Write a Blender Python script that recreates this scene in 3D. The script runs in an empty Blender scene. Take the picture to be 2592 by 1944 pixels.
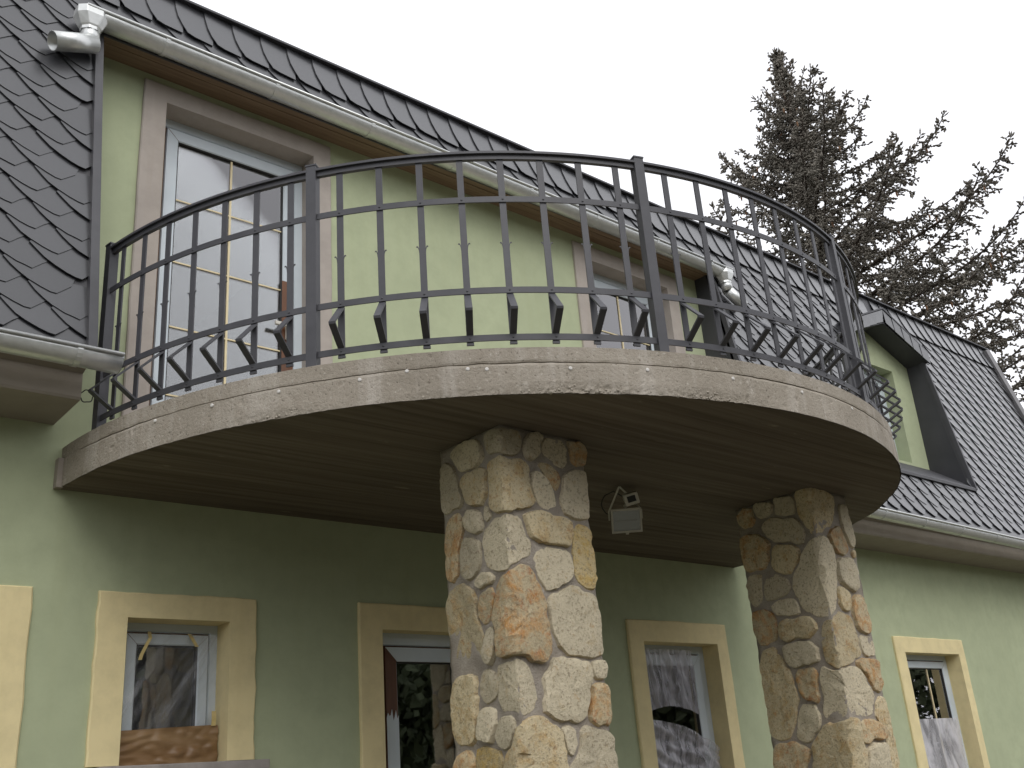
import bpy, bmesh, math, random
import numpy as np
from mathutils import Vector, Matrix, noise
random.seed(7); rng = np.random.default_rng(7)
scene = bpy.context.scene
COL = scene.collection

# ------------------------------------------------------------------ camera
CAM = Vector((-4.356, -5.283, 1.55))
YAW, PITCH, ROLL = 0.73313, 0.37090, -0.07766
_f = Vector((math.sin(YAW)*math.cos(PITCH), math.cos(YAW)*math.cos(PITCH), math.sin(PITCH)))
_r = Vector((math.cos(YAW), -math.sin(YAW), 0)); _u = _r.cross(_f)
_r2 = math.cos(ROLL)*_r + math.sin(ROLL)*_u; _u2 = -math.sin(ROLL)*_r + math.cos(ROLL)*_u
cd = bpy.data.cameras.new('camera'); cam = bpy.data.objects.new('camera', cd); COL.objects.link(cam)
cam.matrix_world = Matrix(((_r2.x, _u2.x, -_f.x, CAM.x), (_r2.y, _u2.y, -_f.y, CAM.y), (_r2.z, _u2.z, -_f.z, CAM.z), (0, 0, 0, 1)))
cd.sensor_width = 36; cd.lens = 36*2603.8/2592; cd.clip_start = 0.05; cd.clip_end = 2000
scene.camera = cam

# ------------------------------------------------------------------ overcast sky and soft sun
SUN_EL, SUN_AZ = math.radians(43), math.radians(-18)      # azimuth from -y (in front of the facade) towards +x
world = bpy.data.worlds.new('World'); scene.world = world; world.use_nodes = True
wn = world.node_tree.nodes; wl = world.node_tree.links
bg = wn['Background']
sky = wn.new('ShaderNodeTexSky'); sky.sky_type = 'NISHITA'; sky.sun_disc = False
sky.sun_elevation = SUN_EL; sky.sun_rotation = math.pi - SUN_AZ; sky.dust_density = 6; sky.air_density = 1.0
hs = wn.new('ShaderNodeHueSaturation'); hs.inputs['Saturation'].default_value = 0.10
wl.new(sky.outputs[0], hs.inputs['Color'])
wm = wn.new('ShaderNodeMix'); wm.data_type = 'RGBA'; wm.inputs[0].default_value = 0.85
wl.new(hs.outputs[0], wm.inputs[6]); wm.inputs[7].default_value = (11.0, 11.1, 11.6, 1)
wl.new(wm.outputs[2], bg.inputs['Color']); bg.inputs['Strength'].default_value = 0.12
sd = bpy.data.lights.new('sun', 'SUN'); sd.energy = 1.0; sd.angle = math.radians(35); sd.color = (1, 0.97, 0.93)
so = bpy.data.objects.new('sun', sd); COL.objects.link(so)
sdir = Vector((math.sin(SUN_AZ)*math.cos(SUN_EL), -math.cos(SUN_AZ)*math.cos(SUN_EL), math.sin(SUN_EL)))
so.rotation_euler = sdir.to_track_quat('Z', 'Y').to_euler(); so.location = (6, -12, 14)
scene.view_settings.view_transform = 'Standard'; scene.view_settings.look = 'None'
scene.view_settings.exposure = 0.06; scene.view_settings.gamma = 1.0
scene.render.engine = 'CYCLES'

# ------------------------------------------------------------------ materials
def mat(name, col, rough=0.7, metal=0.0, spec=0.5):
    m = bpy.data.materials.new(name); m.use_nodes = True
    b = m.node_tree.nodes['Principled BSDF']
    b.inputs['Base Color'].default_value = (*col, 1); b.inputs['Roughness'].default_value = rough
    b.inputs['Metallic'].default_value = metal; b.inputs['Specular IOR Level'].default_value = spec
    return m
def N(m, t, **kw):
    n = m.node_tree.nodes.new(t)
    for k, v in kw.items():
        if k in n.inputs: n.inputs[k].default_value = v
        else: setattr(n, k, v)
    return n
def L(m, a, b): m.node_tree.links.new(a, b)
def coords(m, kind='Object', scale=(1, 1, 1)):
    t = N(m, 'ShaderNodeTexCoord'); mp = N(m, 'ShaderNodeMapping'); mp.inputs['Scale'].default_value = scale
    L(m, t.outputs[kind], mp.inputs['Vector']); return mp.outputs[0]
def ramp(m, fac, stops):
    r = N(m, 'ShaderNodeValToRGB'); e = r.color_ramp.elements
    while len(e) < len(stops): e.new(0.5)
    for el, (p, c) in zip(e, stops): el.position = p; el.color = (*c, 1) if len(c) == 3 else c
    L(m, fac, r.inputs[0]); return r.outputs[0]
def noise_tex(m, vec, scale, detail=6, rough=0.6, dist=0.0):
    n = N(m, 'ShaderNodeTexNoise'); n.inputs['Scale'].default_value = scale; n.inputs['Detail'].default_value = detail
    n.inputs['Roughness'].default_value = rough; n.inputs['Distortion'].default_value = dist
    L(m, vec, n.inputs['Vector']); return n.outputs['Fac']
def mixc(m, fac, a, b, mode='MIX'):
    x = N(m, 'ShaderNodeMix'); x.data_type = 'RGBA'; x.blend_type = mode
    for s, v in ((x.inputs[0], fac), (x.inputs[6], a), (x.inputs[7], b)):
        if hasattr(v, 'is_output'): L(m, v, s)
        elif isinstance(v, (tuple, list)): s.default_value = (*v, 1)
        else: s.default_value = v
    return x.outputs[2]
def mathn(m, op, a, b=None, c=None, clamp=False):
    x = N(m, 'ShaderNodeMath'); x.operation = op; x.use_clamp = clamp
    for s, v in zip(x.inputs, (a, b, c)):
        if v is None: continue
        if hasattr(v, 'is_output'): L(m, v, s)
        else: s.default_value = v
    return x.outputs[0]
def setc(m, col): L(m, col, m.node_tree.nodes['Principled BSDF'].inputs['Base Color'])
def bump(m, h, strength=0.3, dist=0.01):
    b = N(m, 'ShaderNodeBump'); b.inputs['Strength'].default_value = strength; b.inputs['Distance'].default_value = dist
    L(m, h, b.inputs['Height']); L(m, b.outputs[0], m.node_tree.nodes['Principled BSDF'].inputs['Normal'])
def obj_random(m): return N(m, 'ShaderNodeObjectInfo').outputs['Random']

def plaster(name, col, dirt=0.10, grain=320):
    m = mat(name, col, 0.9, spec=0.2); v = coords(m)
    big = noise_tex(m, v, 0.9, 5, 0.6); mid = noise_tex(m, v, 7, 6, 0.65); fine = noise_tex(m, v, grain, 3, 0.7)
    streak = noise_tex(m, coords(m, scale=(9, 9, 0.7)), 1.0, 5, 0.6)
    d = tuple(c*(1-dirt*1.6) for c in col); l = tuple(min(1, c*(1+dirt*0.5)) for c in col)
    c = mixc(m, big, d, l)
    c = mixc(m, ramp(m, mid, [(0.42, (0, 0, 0)), (0.78, (1, 1, 1))]), c, tuple(x*0.80 for x in col))
    c = mixc(m, mathn(m, 'MULTIPLY', ramp(m, streak, [(0.52, (0, 0, 0)), (0.78, (1, 1, 1))]), 0.35), c, tuple(x*y for x, y in zip(col, (0.80, 0.78, 0.72))))
    setc(m, c); bump(m, mathn(m, 'ADD', fine, mathn(m, 'MULTIPLY', mid, 0.6)), 0.35, 0.004); return m
GREEN = plaster('green_plaster', (0.464, 0.512, 0.332), 0.15)
CREAM = plaster('cream_paint', (0.80, 0.685, 0.39), 0.08)
GREY_SUR = plaster('grey_beige_render', (0.43, 0.385, 0.345), 0.06)
RENDER = plaster('cornice_render', (0.36, 0.32, 0.27), 0.15)

def concrete():
    m = mat('raw_concrete', (0.4, 0.36, 0.3), 0.92, spec=0.2); v = coords(m)
    a = noise_tex(m, v, 1.6, 8, 0.65); b = noise_tex(m, v, 26, 8, 0.7); f = noise_tex(m, v, 190, 4, 0.7)
    st = noise_tex(m, coords(m, scale=(7, 7, 0.6)), 1.0, 6, 0.65)
    c = ramp(m, a, [(0.3, (0.25, 0.222, 0.18)), (0.5, (0.32, 0.285, 0.235)), (0.7, (0.39, 0.35, 0.295))])
    c = mixc(m, mathn(m, 'MULTIPLY', ramp(m, b, [(0.5, (0, 0, 0)), (0.68, (1, 1, 1))]), 0.55), c, (0.28, 0.24, 0.195))
    c = mixc(m, mathn(m, 'MULTIPLY', ramp(m, st, [(0.5, (0, 0, 0)), (0.72, (1, 1, 1))]), 0.55), c, (0.55, 0.51, 0.46))
    c = mixc(m, mathn(m, 'MULTIPLY', ramp(m, f, [(0.6, (0, 0, 0)), (0.75, (1, 1, 1))]), 0.5), c, (0.2, 0.17, 0.14))
    pt = noise_tex(m, v, 75, 3, 0.5); c = mixc(m, mathn(m, 'MULTIPLY', ramp(m, pt, [(0.64, (0, 0, 0)), (0.70, (1, 1, 1))]), 0.75), c, (0.13, 0.11, 0.085))
    pl = noise_tex(m, v, 48, 4, 0.6); c = mixc(m, mathn(m, 'MULTIPLY', ramp(m, pl, [(0.62, (0, 0, 0)), (0.70, (1, 1, 1))]), 0.6), c, (0.52, 0.48, 0.42))
    setc(m, c); bump(m, mathn(m, 'SUBTRACT', mathn(m, 'ADD', mathn(m, 'MULTIPLY', b, 1.0), mathn(m, 'MULTIPLY', f, 0.6)), pt), 0.7, 0.006); return m
CONC = concrete()
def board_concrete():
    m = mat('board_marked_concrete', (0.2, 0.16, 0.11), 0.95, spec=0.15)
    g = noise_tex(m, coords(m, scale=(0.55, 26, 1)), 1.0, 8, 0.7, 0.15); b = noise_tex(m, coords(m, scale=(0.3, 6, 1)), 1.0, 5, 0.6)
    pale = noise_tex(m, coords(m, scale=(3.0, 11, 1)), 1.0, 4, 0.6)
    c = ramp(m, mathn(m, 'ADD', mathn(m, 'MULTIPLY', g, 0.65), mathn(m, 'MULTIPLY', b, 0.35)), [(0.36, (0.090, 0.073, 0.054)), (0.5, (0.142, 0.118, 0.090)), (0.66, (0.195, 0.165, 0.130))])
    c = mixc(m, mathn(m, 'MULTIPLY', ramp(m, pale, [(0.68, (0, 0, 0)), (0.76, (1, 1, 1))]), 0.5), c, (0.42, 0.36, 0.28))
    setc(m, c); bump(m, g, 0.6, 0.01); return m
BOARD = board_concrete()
def slate():
    m = mat('slate_grey_shingle', (0.13, 0.125, 0.135), 0.36, spec=0.5)
    m.node_tree.nodes['Principled BSDF'].inputs['Coat Weight'].default_value = 1.0; m.node_tree.nodes['Principled BSDF'].inputs['Coat Roughness'].default_value = 0.25
    v = coords(m); a = noise_tex(m, v, 3, 5, 0.6); f = noise_tex(m, v, 60, 4, 0.6); r = obj_random(m)
    t = mathn(m, 'ADD', mathn(m, 'MULTIPLY', a, 0.5), mathn(m, 'MULTIPLY', r, 0.5))
    c = ramp(m, t, [(0.15, (0.014, 0.015, 0.018)), (0.5, (0.022, 0.023, 0.027)), (0.85, (0.034, 0.035, 0.040))])
    c = mixc(m, mathn(m, 'MULTIPLY', f, 0.2), c, (0.055, 0.055, 0.058)); setc(m, c); bump(m, f, 0.15, 0.002); return m
SLATE = slate()
DARKMETAL = mat('anthracite_sheet_metal', (0.045, 0.045, 0.052), 0.5)
_v = coords(DARKMETAL); setc(DARKMETAL, ramp(DARKMETAL, noise_tex(DARKMETAL, _v, 2.2, 4), [(0.3, (0.036, 0.036, 0.042)), (0.7, (0.058, 0.058, 0.066))]))
FLASH = mat('grey_flashing', (0.115, 0.115, 0.125), 0.5)
setc(FLASH, ramp(FLASH, noise_tex(FLASH, coords(FLASH), 5, 4), [(0.3, (0.050, 0.050, 0.056)), (0.7, (0.070, 0.070, 0.077))]))
def zinc():
    m = mat('galvanised_zinc', (0.62, 0.63, 0.62), 0.36, 0.62); v = coords(m)
    s = noise_tex(m, v, 24, 5, 0.6); w = noise_tex(m, coords(m, scale=(2, 9, 9)), 1, 4)
    c = ramp(m, mathn(m, 'ADD', mathn(m, 'MULTIPLY', s, 0.5), mathn(m, 'MULTIPLY', w, 0.5)), [(0.3, (0.56, 0.58, 0.57)), (0.7, (0.74, 0.75, 0.74))])
    setc(m, c); L(m, mathn(m, 'MULTIPLY_ADD', s, 0.22, 0.24), m.node_tree.nodes['Principled BSDF'].inputs['Roughness']); bump(m, w, 0.06, 0.01); return m
ZINC = zinc()
def iron():
    m = mat('charcoal_painted_iron', (0.034, 0.035, 0.041), 0.5); v = coords(m)
    a = noise_tex(m, v, 8, 5); f = noise_tex(m, v, 240, 3)
    setc(m, ramp(m, a, [(0.3, (0.044, 0.044, 0.051)), (0.7, (0.064, 0.064, 0.072))])); bump(m, f, 0.15, 0.001); return m
IRON = iron()
def grainy(name, c0, c1, scale=(1, 1, 1), sc=6, rough=0.6, bs=0.1):
    m = mat(name, c0, rough); f = noise_tex(m, coords(m, scale=scale), sc, 6, 0.6)
    setc(m, ramp(m, f, [(0.3, c0), (0.7, c1)])); bump(m, f, bs, 0.003); return m
PVC = grainy('white_film_on_profile', (0.50, 0.56, 0.60), (0.60, 0.66, 0.70), sc=3, rough=0.35)
BROWN = grainy('brown_laminate', (0.085, 0.032, 0.012), (0.16, 0.062, 0.022), (6, 6, 1), 3, 0.4)
GOLD = mat('brass_glazing_bar', (0.62, 0.47, 0.20), 0.4, 0.0)
_n = noise_tex(GOLD, coords(GOLD), 12); setc(GOLD, ramp(GOLD, _n, [(0.3, (0.66, 0.55, 0.32)), (0.7, (0.74, 0.64, 0.40))]))
WOOD = grainy('brown_soffit_board', (0.17, 0.11, 0.065), (0.26, 0.185, 0.12), (1, 26, 26), 1.6, 0.7, 0.3)
SILL = grainy('grey_stone_sill', (0.25, 0.23, 0.21), (0.36, 0.33, 0.31), sc=9, rough=0.8)
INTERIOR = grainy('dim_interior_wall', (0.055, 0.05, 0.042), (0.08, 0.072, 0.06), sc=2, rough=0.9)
RUBBER = mat('black_rubber', (0.015, 0.015, 0.015), 0.6)
def glass(name, k):
    m = bpy.data.materials.new(name); m.use_nodes = True; nt = m.node_tree; nt.nodes.clear()
    o = nt.nodes.new('ShaderNodeOutputMaterial'); g = nt.nodes.new('ShaderNodeBsdfGlossy'); g.inputs['Roughness'].default_value = 0.01
    g.inputs['Color'].default_value = (0.96, 0.95, 0.965, 1)
    t = nt.nodes.new('ShaderNodeBsdfTransparent'); t.inputs['Color'].default_value = (0.82, 0.85, 0.84, 1)
    fr = nt.nodes.new('ShaderNodeFresnel'); fr.inputs['IOR'].default_value = 1.5
    mu = nt.nodes.new('ShaderNodeMath'); mu.operation = 'MULTIPLY'; mu.use_clamp = True; mu.inputs[1].default_value = k
    mx = nt.nodes.new('ShaderNodeMixShader')
    tc = nt.nodes.new('ShaderNodeTexCoord'); nn = nt.nodes.new('ShaderNodeTexNoise'); nn.inputs['Scale'].default_value = 1.3
    bp = nt.nodes.new('ShaderNodeBump'); bp.inputs['Strength'].default_value = 0.04; bp.inputs['Distance'].default_value = 0.02
    nt.links.new(tc.outputs['Object'], nn.inputs['Vector']); nt.links.new(nn.outputs['Fac'], bp.inputs['Height']); nt.links.new(bp.outputs[0], g.inputs['Normal'])
    nt.links.new(fr.outputs[0], mu.inputs[0]); nt.links.new(mu.outputs[0], mx.inputs[0]); nt.links.new(t.outputs[0], mx.inputs[1]); nt.links.new(g.outputs[0], mx.inputs[2]); nt.links.new(mx.outputs[0], o.inputs[0])
    return m
GLASS = glass('double_glazing', 3.6)
def film(name, density, tint, ang=0.0, sc=(14, 14, 1.0)):
    m = bpy.data.materials.new(name); m.use_nodes = True; nt = m.node_tree; b = nt.nodes['Principled BSDF']
    b.inputs['Base Color'].default_value = (*tint, 1); b.inputs['Roughness'].default_value = 0.25; b.inputs['Specular IOR Level'].default_value = 0.7
    t = N(m, 'ShaderNodeTexCoord'); r = N(m, 'ShaderNodeMapping'); r.inputs['Rotation'].default_value = (0, ang, 0); s = N(m, 'ShaderNodeMapping'); s.inputs['Scale'].default_value = sc
    L(m, t.outputs['Object'], r.inputs['Vector']); L(m, r.outputs[0], s.inputs['Vector']); v = s.outputs[0]
    f = noise_tex(m, v, 1.0, 6, 0.62, 0.8)
    al = ramp(m, f, [(0.38, (density*0.45,)*3), (0.55, (density,)*3), (0.66, (min(1, density*2.4),)*3), (0.72, (density*0.9,)*3)])
    L(m, al, b.inputs['Alpha']); bump(m, f, 0.6, 0.02); return m
FILM_CLEAR = film('clear_polythene', 0.11, (0.70, 0.72, 0.78), -0.55, (16, 10, 1.3))  # diagonal alpha streaks paint highlights into the clear film
FILM_MILKY = film('milky_polythene', 0.62, (0.52, 0.51, 0.56), 0.05, (13, 10, 1.6))
FILM_WHITE = film('white_polythene', 0.9, (0.60, 0.59, 0.62), 0.1, (5, 4, 2.0))
PAPER = grainy('brown_packing_paper', (0.20, 0.11, 0.045), (0.31, 0.20, 0.10), (0.6, 1, 5), 3, 0.4, 0.2)
TAPE = mat('masking_tape', (0.55, 0.43, 0.18), 0.7)
setc(TAPE, ramp(TAPE, noise_tex(TAPE, coords(TAPE), 30), [(0.3, (0.5, 0.39, 0.15)), (0.7, (0.6, 0.48, 0.22))]))
def stone(name, base, stain, stain2, amount):
    m = mat(name, base, 0.9, spec=0.25); t = N(m, 'ShaderNodeTexCoord'); oi = N(m, 'ShaderNodeObjectInfo')
    ad = N(m, 'ShaderNodeVectorMath'); ad.operation = 'MULTIPLY_ADD'; ad.inputs[1].default_value = (1, 1, 1)
    sc = N(m, 'ShaderNodeVectorMath'); sc.operation = 'SCALE'; sc.inputs['Scale'].default_value = 37.0
    cx = N(m, 'ShaderNodeCombineXYZ'); L(m, oi.outputs['Random'], cx.inputs[0]); L(m, oi.outputs['Random'], cx.inputs[1]); L(m, cx.outputs[0], sc.inputs[0])
    L(m, t.outputs['Object'], ad.inputs[0]); L(m, sc.outputs[0], ad.inputs[2]); v = ad.outputs[0]
    a = noise_tex(m, v, 5, 7, 0.65); b = noise_tex(m, v, 13, 8, 0.7, 0.4); f = noise_tex(m, v, 75, 8, 0.72); g = noise_tex(m, v, 240, 4, 0.7)
    lo = tuple(c*0.72 for c in base); hi = tuple(min(0.8, c*1.22) for c in base)
    c = ramp(m, mathn(m, 'ADD', mathn(m, 'MULTIPLY', a, 0.55), mathn(m, 'MULTIPLY', oi.outputs['Random'], 0.4)), [(0.25, lo), (0.5, base), (0.75, hi)])
    c = mixc(m, ramp(m, b, [(0.62-amount, (0, 0, 0)), (0.78-amount*0.7, (0.9,)*3)]), c, stain)
    c = mixc(m, mathn(m, 'MULTIPLY', ramp(m, noise_tex(m, v, 21, 6, 0.7), [(0.64-amount*0.6, (0, 0, 0)), (0.76-amount*0.5, (1, 1, 1))]), 0.75), c, stain2)
    c = mixc(m, mathn(m, 'MULTIPLY', ramp(m, f, [(0.52, (0, 0, 0)), (0.64, (1, 1, 1))]), 0.7), c, (0.15, 0.11, 0.065))
    c = mixc(m, mathn(m, 'MULTIPLY', ramp(m, g, [(0.50, (0, 0, 0)), (0.66, (1, 1, 1))]), 0.45), c, (0.68, 0.62, 0.50))
    setc(m, c); bump(m, mathn(m, 'ADD', mathn(m, 'MULTIPLY', b, 1.2), mathn(m, 'MULTIPLY', f, 0.8)), 0.8, 0.013); return m
STONE = [stone('cream_limestone', (0.58, 0.51, 0.365), (0.42, 0.30, 0.145), (0.40, 0.22, 0.07), 0.05),
         stone('ochre_limestone', (0.57, 0.48, 0.305), (0.46, 0.29, 0.10), (0.42, 0.20, 0.05), 0.13),
         stone('rust_stained_limestone', (0.54, 0.45, 0.285), (0.48, 0.22, 0.045), (0.40, 0.13, 0.025), 0.17),
         stone('yellow_limestone', (0.52, 0.42, 0.23), (0.56, 0.37, 0.09), (0.48, 0.29, 0.06), 0.17)]
def mortar():
    m = mat('lime_mortar', (0.33, 0.29, 0.25), 0.95, spec=0.15); v = coords(m)
    a = noise_tex(m, v, 6, 7, 0.65); f = noise_tex(m, v, 140, 6, 0.7)
    setc(m, mixc(m, mathn(m, 'MULTIPLY', ramp(m, f, [(0.5, (0, 0, 0)), (0.7, (1, 1, 1))]), 0.5), ramp(m, a, [(0.3, (0.32, 0.28, 0.23)), (0.5, (0.40, 0.355, 0.30)), (0.7, (0.50, 0.45, 0.385))]), (0.20, 0.17, 0.14)))
    bump(m, mathn(m, 'ADD', a, mathn(m, 'MULTIPLY', f, 0.6)), 1.0, 0.02); return m
MORTAR = mortar()
BARK = grainy('spruce_bark', (0.045, 0.033, 0.025), (0.09, 0.068, 0.052), (6, 6, 1), 4, 0.9, 0.6)
def needles():
    m = mat('spruce_needles', (0.055, 0.055, 0.03), 0.8, spec=0.25); v = coords(m)
    a = noise_tex(m, v, 1.3, 4); f = noise_tex(m, v, 40, 3)
    c = ramp(m, a, [(0.3, (0.135, 0.128, 0.104)), (0.5, (0.175, 0.16, 0.132)), (0.72, (0.205, 0.178, 0.148))])  # tones lightened, painting the sky's hazy glare into the needles
    setc(m, mixc(m, mathn(m, 'MULTIPLY', f, 0.4), c, (0.22, 0.205, 0.18)))
    nt = m.node_tree; b = nt.nodes['Principled BSDF']; o = nt.nodes['Material Output']; tr_ = N(m, 'ShaderNodeBsdfTranslucent'); mx_ = N(m, 'ShaderNodeMixShader'); mx_.inputs[0].default_value = 0.04
    nt.links.new(b.inputs['Base Color'].links[0].from_socket, tr_.inputs['Color']); nt.links.new(b.outputs[0], mx_.inputs[1]); nt.links.new(tr_.outputs[0], mx_.inputs[2]); nt.links.new(mx_.outputs[0], o.inputs['Surface']); return m
NEEDLE = needles()
CONE = grainy('dry_cone', (0.13, 0.065, 0.03), (0.2, 0.11, 0.055), sc=30, rough=0.8)
LEAF = grainy('broad_leaves', (0.035, 0.05, 0.018), (0.07, 0.085, 0.035), sc=1.2, rough=0.8)
def soil():
    m = mat('bare_soil', (0.09, 0.07, 0.05), 0.95, spec=0.1); v = coords(m)
    a = noise_tex(m, v, 0.25, 8, 0.65); f = noise_tex(m, v, 9, 8, 0.7)
    setc(m, mixc(m, f, ramp(m, a, [(0.35, (0.095, 0.085, 0.068)), (0.65, (0.16, 0.142, 0.116))]), (0.11, 0.108, 0.078))); bump(m, f, 0.6, 0.05); return m
SOIL = soil()
WHITEPLASTIC = grainy('ivory_enamel', (0.50, 0.48, 0.42), (0.58, 0.56, 0.50), sc=14, rough=0.4)
REFLECT = mat('lamp_reflector', (0.35, 0.35, 0.34), 0.3, 0.8)
PLUG = mat('white_plug', (0.62, 0.60, 0.57), 0.6)

# ------------------------------------------------------------------ helpers
BASE = {}
def tag(o, label, cat, group=None):
    o['label'] = label; o['category'] = cat
    if group: o['group'] = group
    return o
def thing(name, base, label, cat, group=None):
    o = bpy.data.objects.new(name, None); o.empty_display_size = 0.2; o.location = base; COL.objects.link(o)
    BASE[o.name] = Vector(base); tag(o, label, cat, group); return o
def base_of(p): return BASE[p.name] if p is not None else Vector((0, 0, 0))
class MB:
    def __init__(s): s.v = []; s.f = []
    def add(s, vs, fs):
        k = len(s.v); s.v += [tuple(p) for p in vs]; s.f += [tuple(i+k for i in f) for f in fs]; return s
    def box(s, x0, x1, y0, y1, z0, z1):
        return s.add([(x0,y0,z0),(x1,y0,z0),(x1,y1,z0),(x0,y1,z0),(x0,y0,z1),(x1,y0,z1),(x1,y1,z1),(x0,y1,z1)],
                     [(0,3,2,1),(4,5,6,7),(0,1,5,4),(1,2,6,5),(2,3,7,6),(3,0,4,7)])
    def prism(s, a, b):
        n = len(a); return s.add(list(a)+list(b), [tuple(reversed(range(n))), tuple(range(n, 2*n))]+[(i,(i+1)%n,n+(i+1)%n,n+i) for i in range(n)])
    def extrude(s, poly, axis, lo, hi):
        def P(p, t):
            return (t, p[0], p[1]) if axis == 0 else ((p[0], t, p[1]) if axis == 1 else (p[0], p[1], t))
        return s.prism([P(p, lo) for p in poly], [P(p, hi) for p in poly])
    def tube(s, path, r, n=8, cap=True):
        path = [Vector(p) for p in path]; rs = r if isinstance(r, (list, tuple)) else [r]*len(path); rings = []; up = None
        for i, p in enumerate(path):
            d = (path[min(i+1, len(path)-1)]-path[max(i-1, 0)]).normalized()
            if up is None: up = d.orthogonal().normalized()
            a = (up-d*up.dot(d)).normalized(); up = a; b = d.cross(a)
            rings.append([p+rs[i]*(math.cos(2*math.pi*k/n)*a+math.sin(2*math.pi*k/n)*b) for k in range(n)])
        vs = [q for rr in rings for q in rr]
        fs = [(i*n+k, i*n+(k+1)%n, (i+1)*n+(k+1)%n, (i+1)*n+k) for i in range(len(path)-1) for k in range(n)]
        if cap: fs += [tuple(reversed(range(n))), tuple(range((len(path)-1)*n, len(path)*n))]
        return s.add(vs, fs)
    def arc_bar(s, r0, r1, z0, z1, a0, a1, n):
        vs = []
        for i in range(n+1):
            a = a0+(a1-a0)*i/n
            for r, z in ((r0,z0),(r1,z0),(r1,z1),(r0,z1)): vs.append((r*math.sin(a), CY-r*math.cos(a), z))
        fs = [(i*4+k, i*4+(k+1)%4, i*4+4+(k+1)%4, i*4+4+k) for i in range(n) for k in range(4)]+[(3,2,1,0),(n*4,n*4+1,n*4+2,n*4+3)]
        return s.add(vs, fs)
    def mesh(s, name, base=(0,0,0)):
        me = bpy.data.meshes.new(name); bx, by, bz = base
        me.from_pydata([(x-bx, y-by, z-bz) for x, y, z in s.v], [], s.f)
        bm = bmesh.new(); bm.from_mesh(me); bmesh.ops.recalc_face_normals(bm, faces=bm.faces); bm.to_mesh(me); bm.free(); return me
    def build(s, name, m, parent=None, smooth=False, bevel=0):
        b = base_of(parent); me = s.mesh(name, b)
        if bevel:
            bm = bmesh.new(); bm.from_mesh(me)
            bmesh.ops.bevel(bm, geom=[e for e in bm.edges if len(e.link_faces) == 2 and e.calc_face_angle(0) > 0.6], offset=bevel, segments=2, affect='EDGES', profile=0.6)
            bm.to_mesh(me); bm.free()
        return link(name, me, m, parent, smooth, b)
def link(name, me, m, parent=None, smooth=False, b=None, loc=(0,0,0), rot=(0,0,0)):
    if not me.materials: me.materials.append(m)
    if smooth: me.polygons.foreach_set('use_smooth', [True]*len(me.polygons))
    o = bpy.data.objects.new(name, me); COL.objects.link(o); o.location = loc; o.rotation_euler = rot
    if parent is not None:
        o.parent = parent; BASE[o.name] = base_of(parent) if b is None else Vector(b)
    return o
def fastmesh(name, V, F):
    me = bpy.data.meshes.new(name); n, k = F.shape
    me.vertices.add(len(V)); me.vertices.foreach_set('co', np.ascontiguousarray(V, dtype=np.float32).ravel())
    me.loops.add(n*k); me.loops.foreach_set('vertex_index', np.ascontiguousarray(F, dtype=np.int32).ravel())
    me.polygons.add(n); me.polygons.foreach_set('loop_start', np.arange(0, n*k, k, dtype=np.int32)); me.update(calc_edges=True); me.validate(); return me
def nz(x, y, z, s=1.0): return noise.noise(Vector((x*s, y*s, z*s)))

# ------------------------------------------------------------------ dimensions (metres): facade plane y = 0, street side y < 0
CY, R, ZB, ZC, ZT = 0.042, 2.75, 3.1155, 3.260, 3.336
XL, XR = -2.80, 2.805                     # recess of the balcony storey
XW0, XW1 = -9.0, 9.4                      # ends of the house
def ry(z): return -0.424+(z-4.18)/6.5     # steep mansard plane
TH = -math.atan(1/6.5)
Z_EAVE, Z_RIDGE, Z_SOF = 3.655, 6.405, 5.84
CUR = Vector((0, 0, 0))

# ------------------------------------------------------------------ ground
g = MB(); n = 24
for i in range(n+1):
    for j in range(n+1):
        x = -300+600*i/n; y = -300+600*j/n; g.v.append((x, y, 0.0))
g.f = [(i*(n+1)+j, (i+1)*(n+1)+j, (i+1)*(n+1)+j+1, i*(n+1)+j+1) for i in range(n) for j in range(n)]
gr = g.build('ground', SOIL); gr['kind'] = 'structure'

# ------------------------------------------------------------------ house
house = thing('house', (0, 0, 0), 'pale green plastered house with dark shingled mansard roof and round concrete balcony', 'house')
# openings: x0, x1, z0, z1
OPEN = dict(door_a=(-2.317, -1.279, 3.345, 5.655), door_b=(1.337, 2.357, 3.345, 5.630),
            w0=(-3.95, -2.985, 0.9, 2.48), w1=(-2.36, -1.80, 1.775, 2.485), w2=(-0.817, -0.03, 0.05, 2.478),
            w3=(1.495, 2.353, 0.05, 2.473), w4=(5.213, 6.275, 0.9, 2.472))
SUR = dict(door_a=(0.144, 0.137, 0.128), door_b=(0.144, 0.143, 0.135), w0=(0.15, 0.158, 0.135), w1=(0.154, 0.156, 0.130), w2=(0.162, 0.16, 0.155), w3=(0.155, 0.135, 0.158), w4=(0.165, 0.130, 0.149))
holes = []
for k, (a, b, c, d) in OPEN.items(): holes.append((a-0.03, b+0.03, c if k.startswith('door') else c-0.02, d+0.03))
GAB = [(5.0, 4.17), (6.60, 4.17), (6.60, 5.85), (5.80, 6.18), (5.0, 5.85)]      # recess of the gabled window, in the roof plane
xs = sorted({XW0, XW1, XL, XR} | {h[0] for h in holes} | {h[1] for h in holes})
zs = sorted({0.0, 3.62, 3.345, Z_SOF} | {h[2] for h in holes} | {h[3] for h in holes})
def filled(x, z):
    if x < XW0 or x > XW1 or z < 0 or z > Z_SOF: return False
    if z > 3.62 and not (XL < x < XR): return False
    return not any(h[0] < x < h[1] and h[2] < z < h[3] for h in holes)
w = MB(); Y0, Y1 = 0.0, 0.32
mid = lambda L_: [(L_[i]+L_[i+1])/2 for i in range(len(L_)-1)]
mx, mz = mid(xs), mid(zs)
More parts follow.
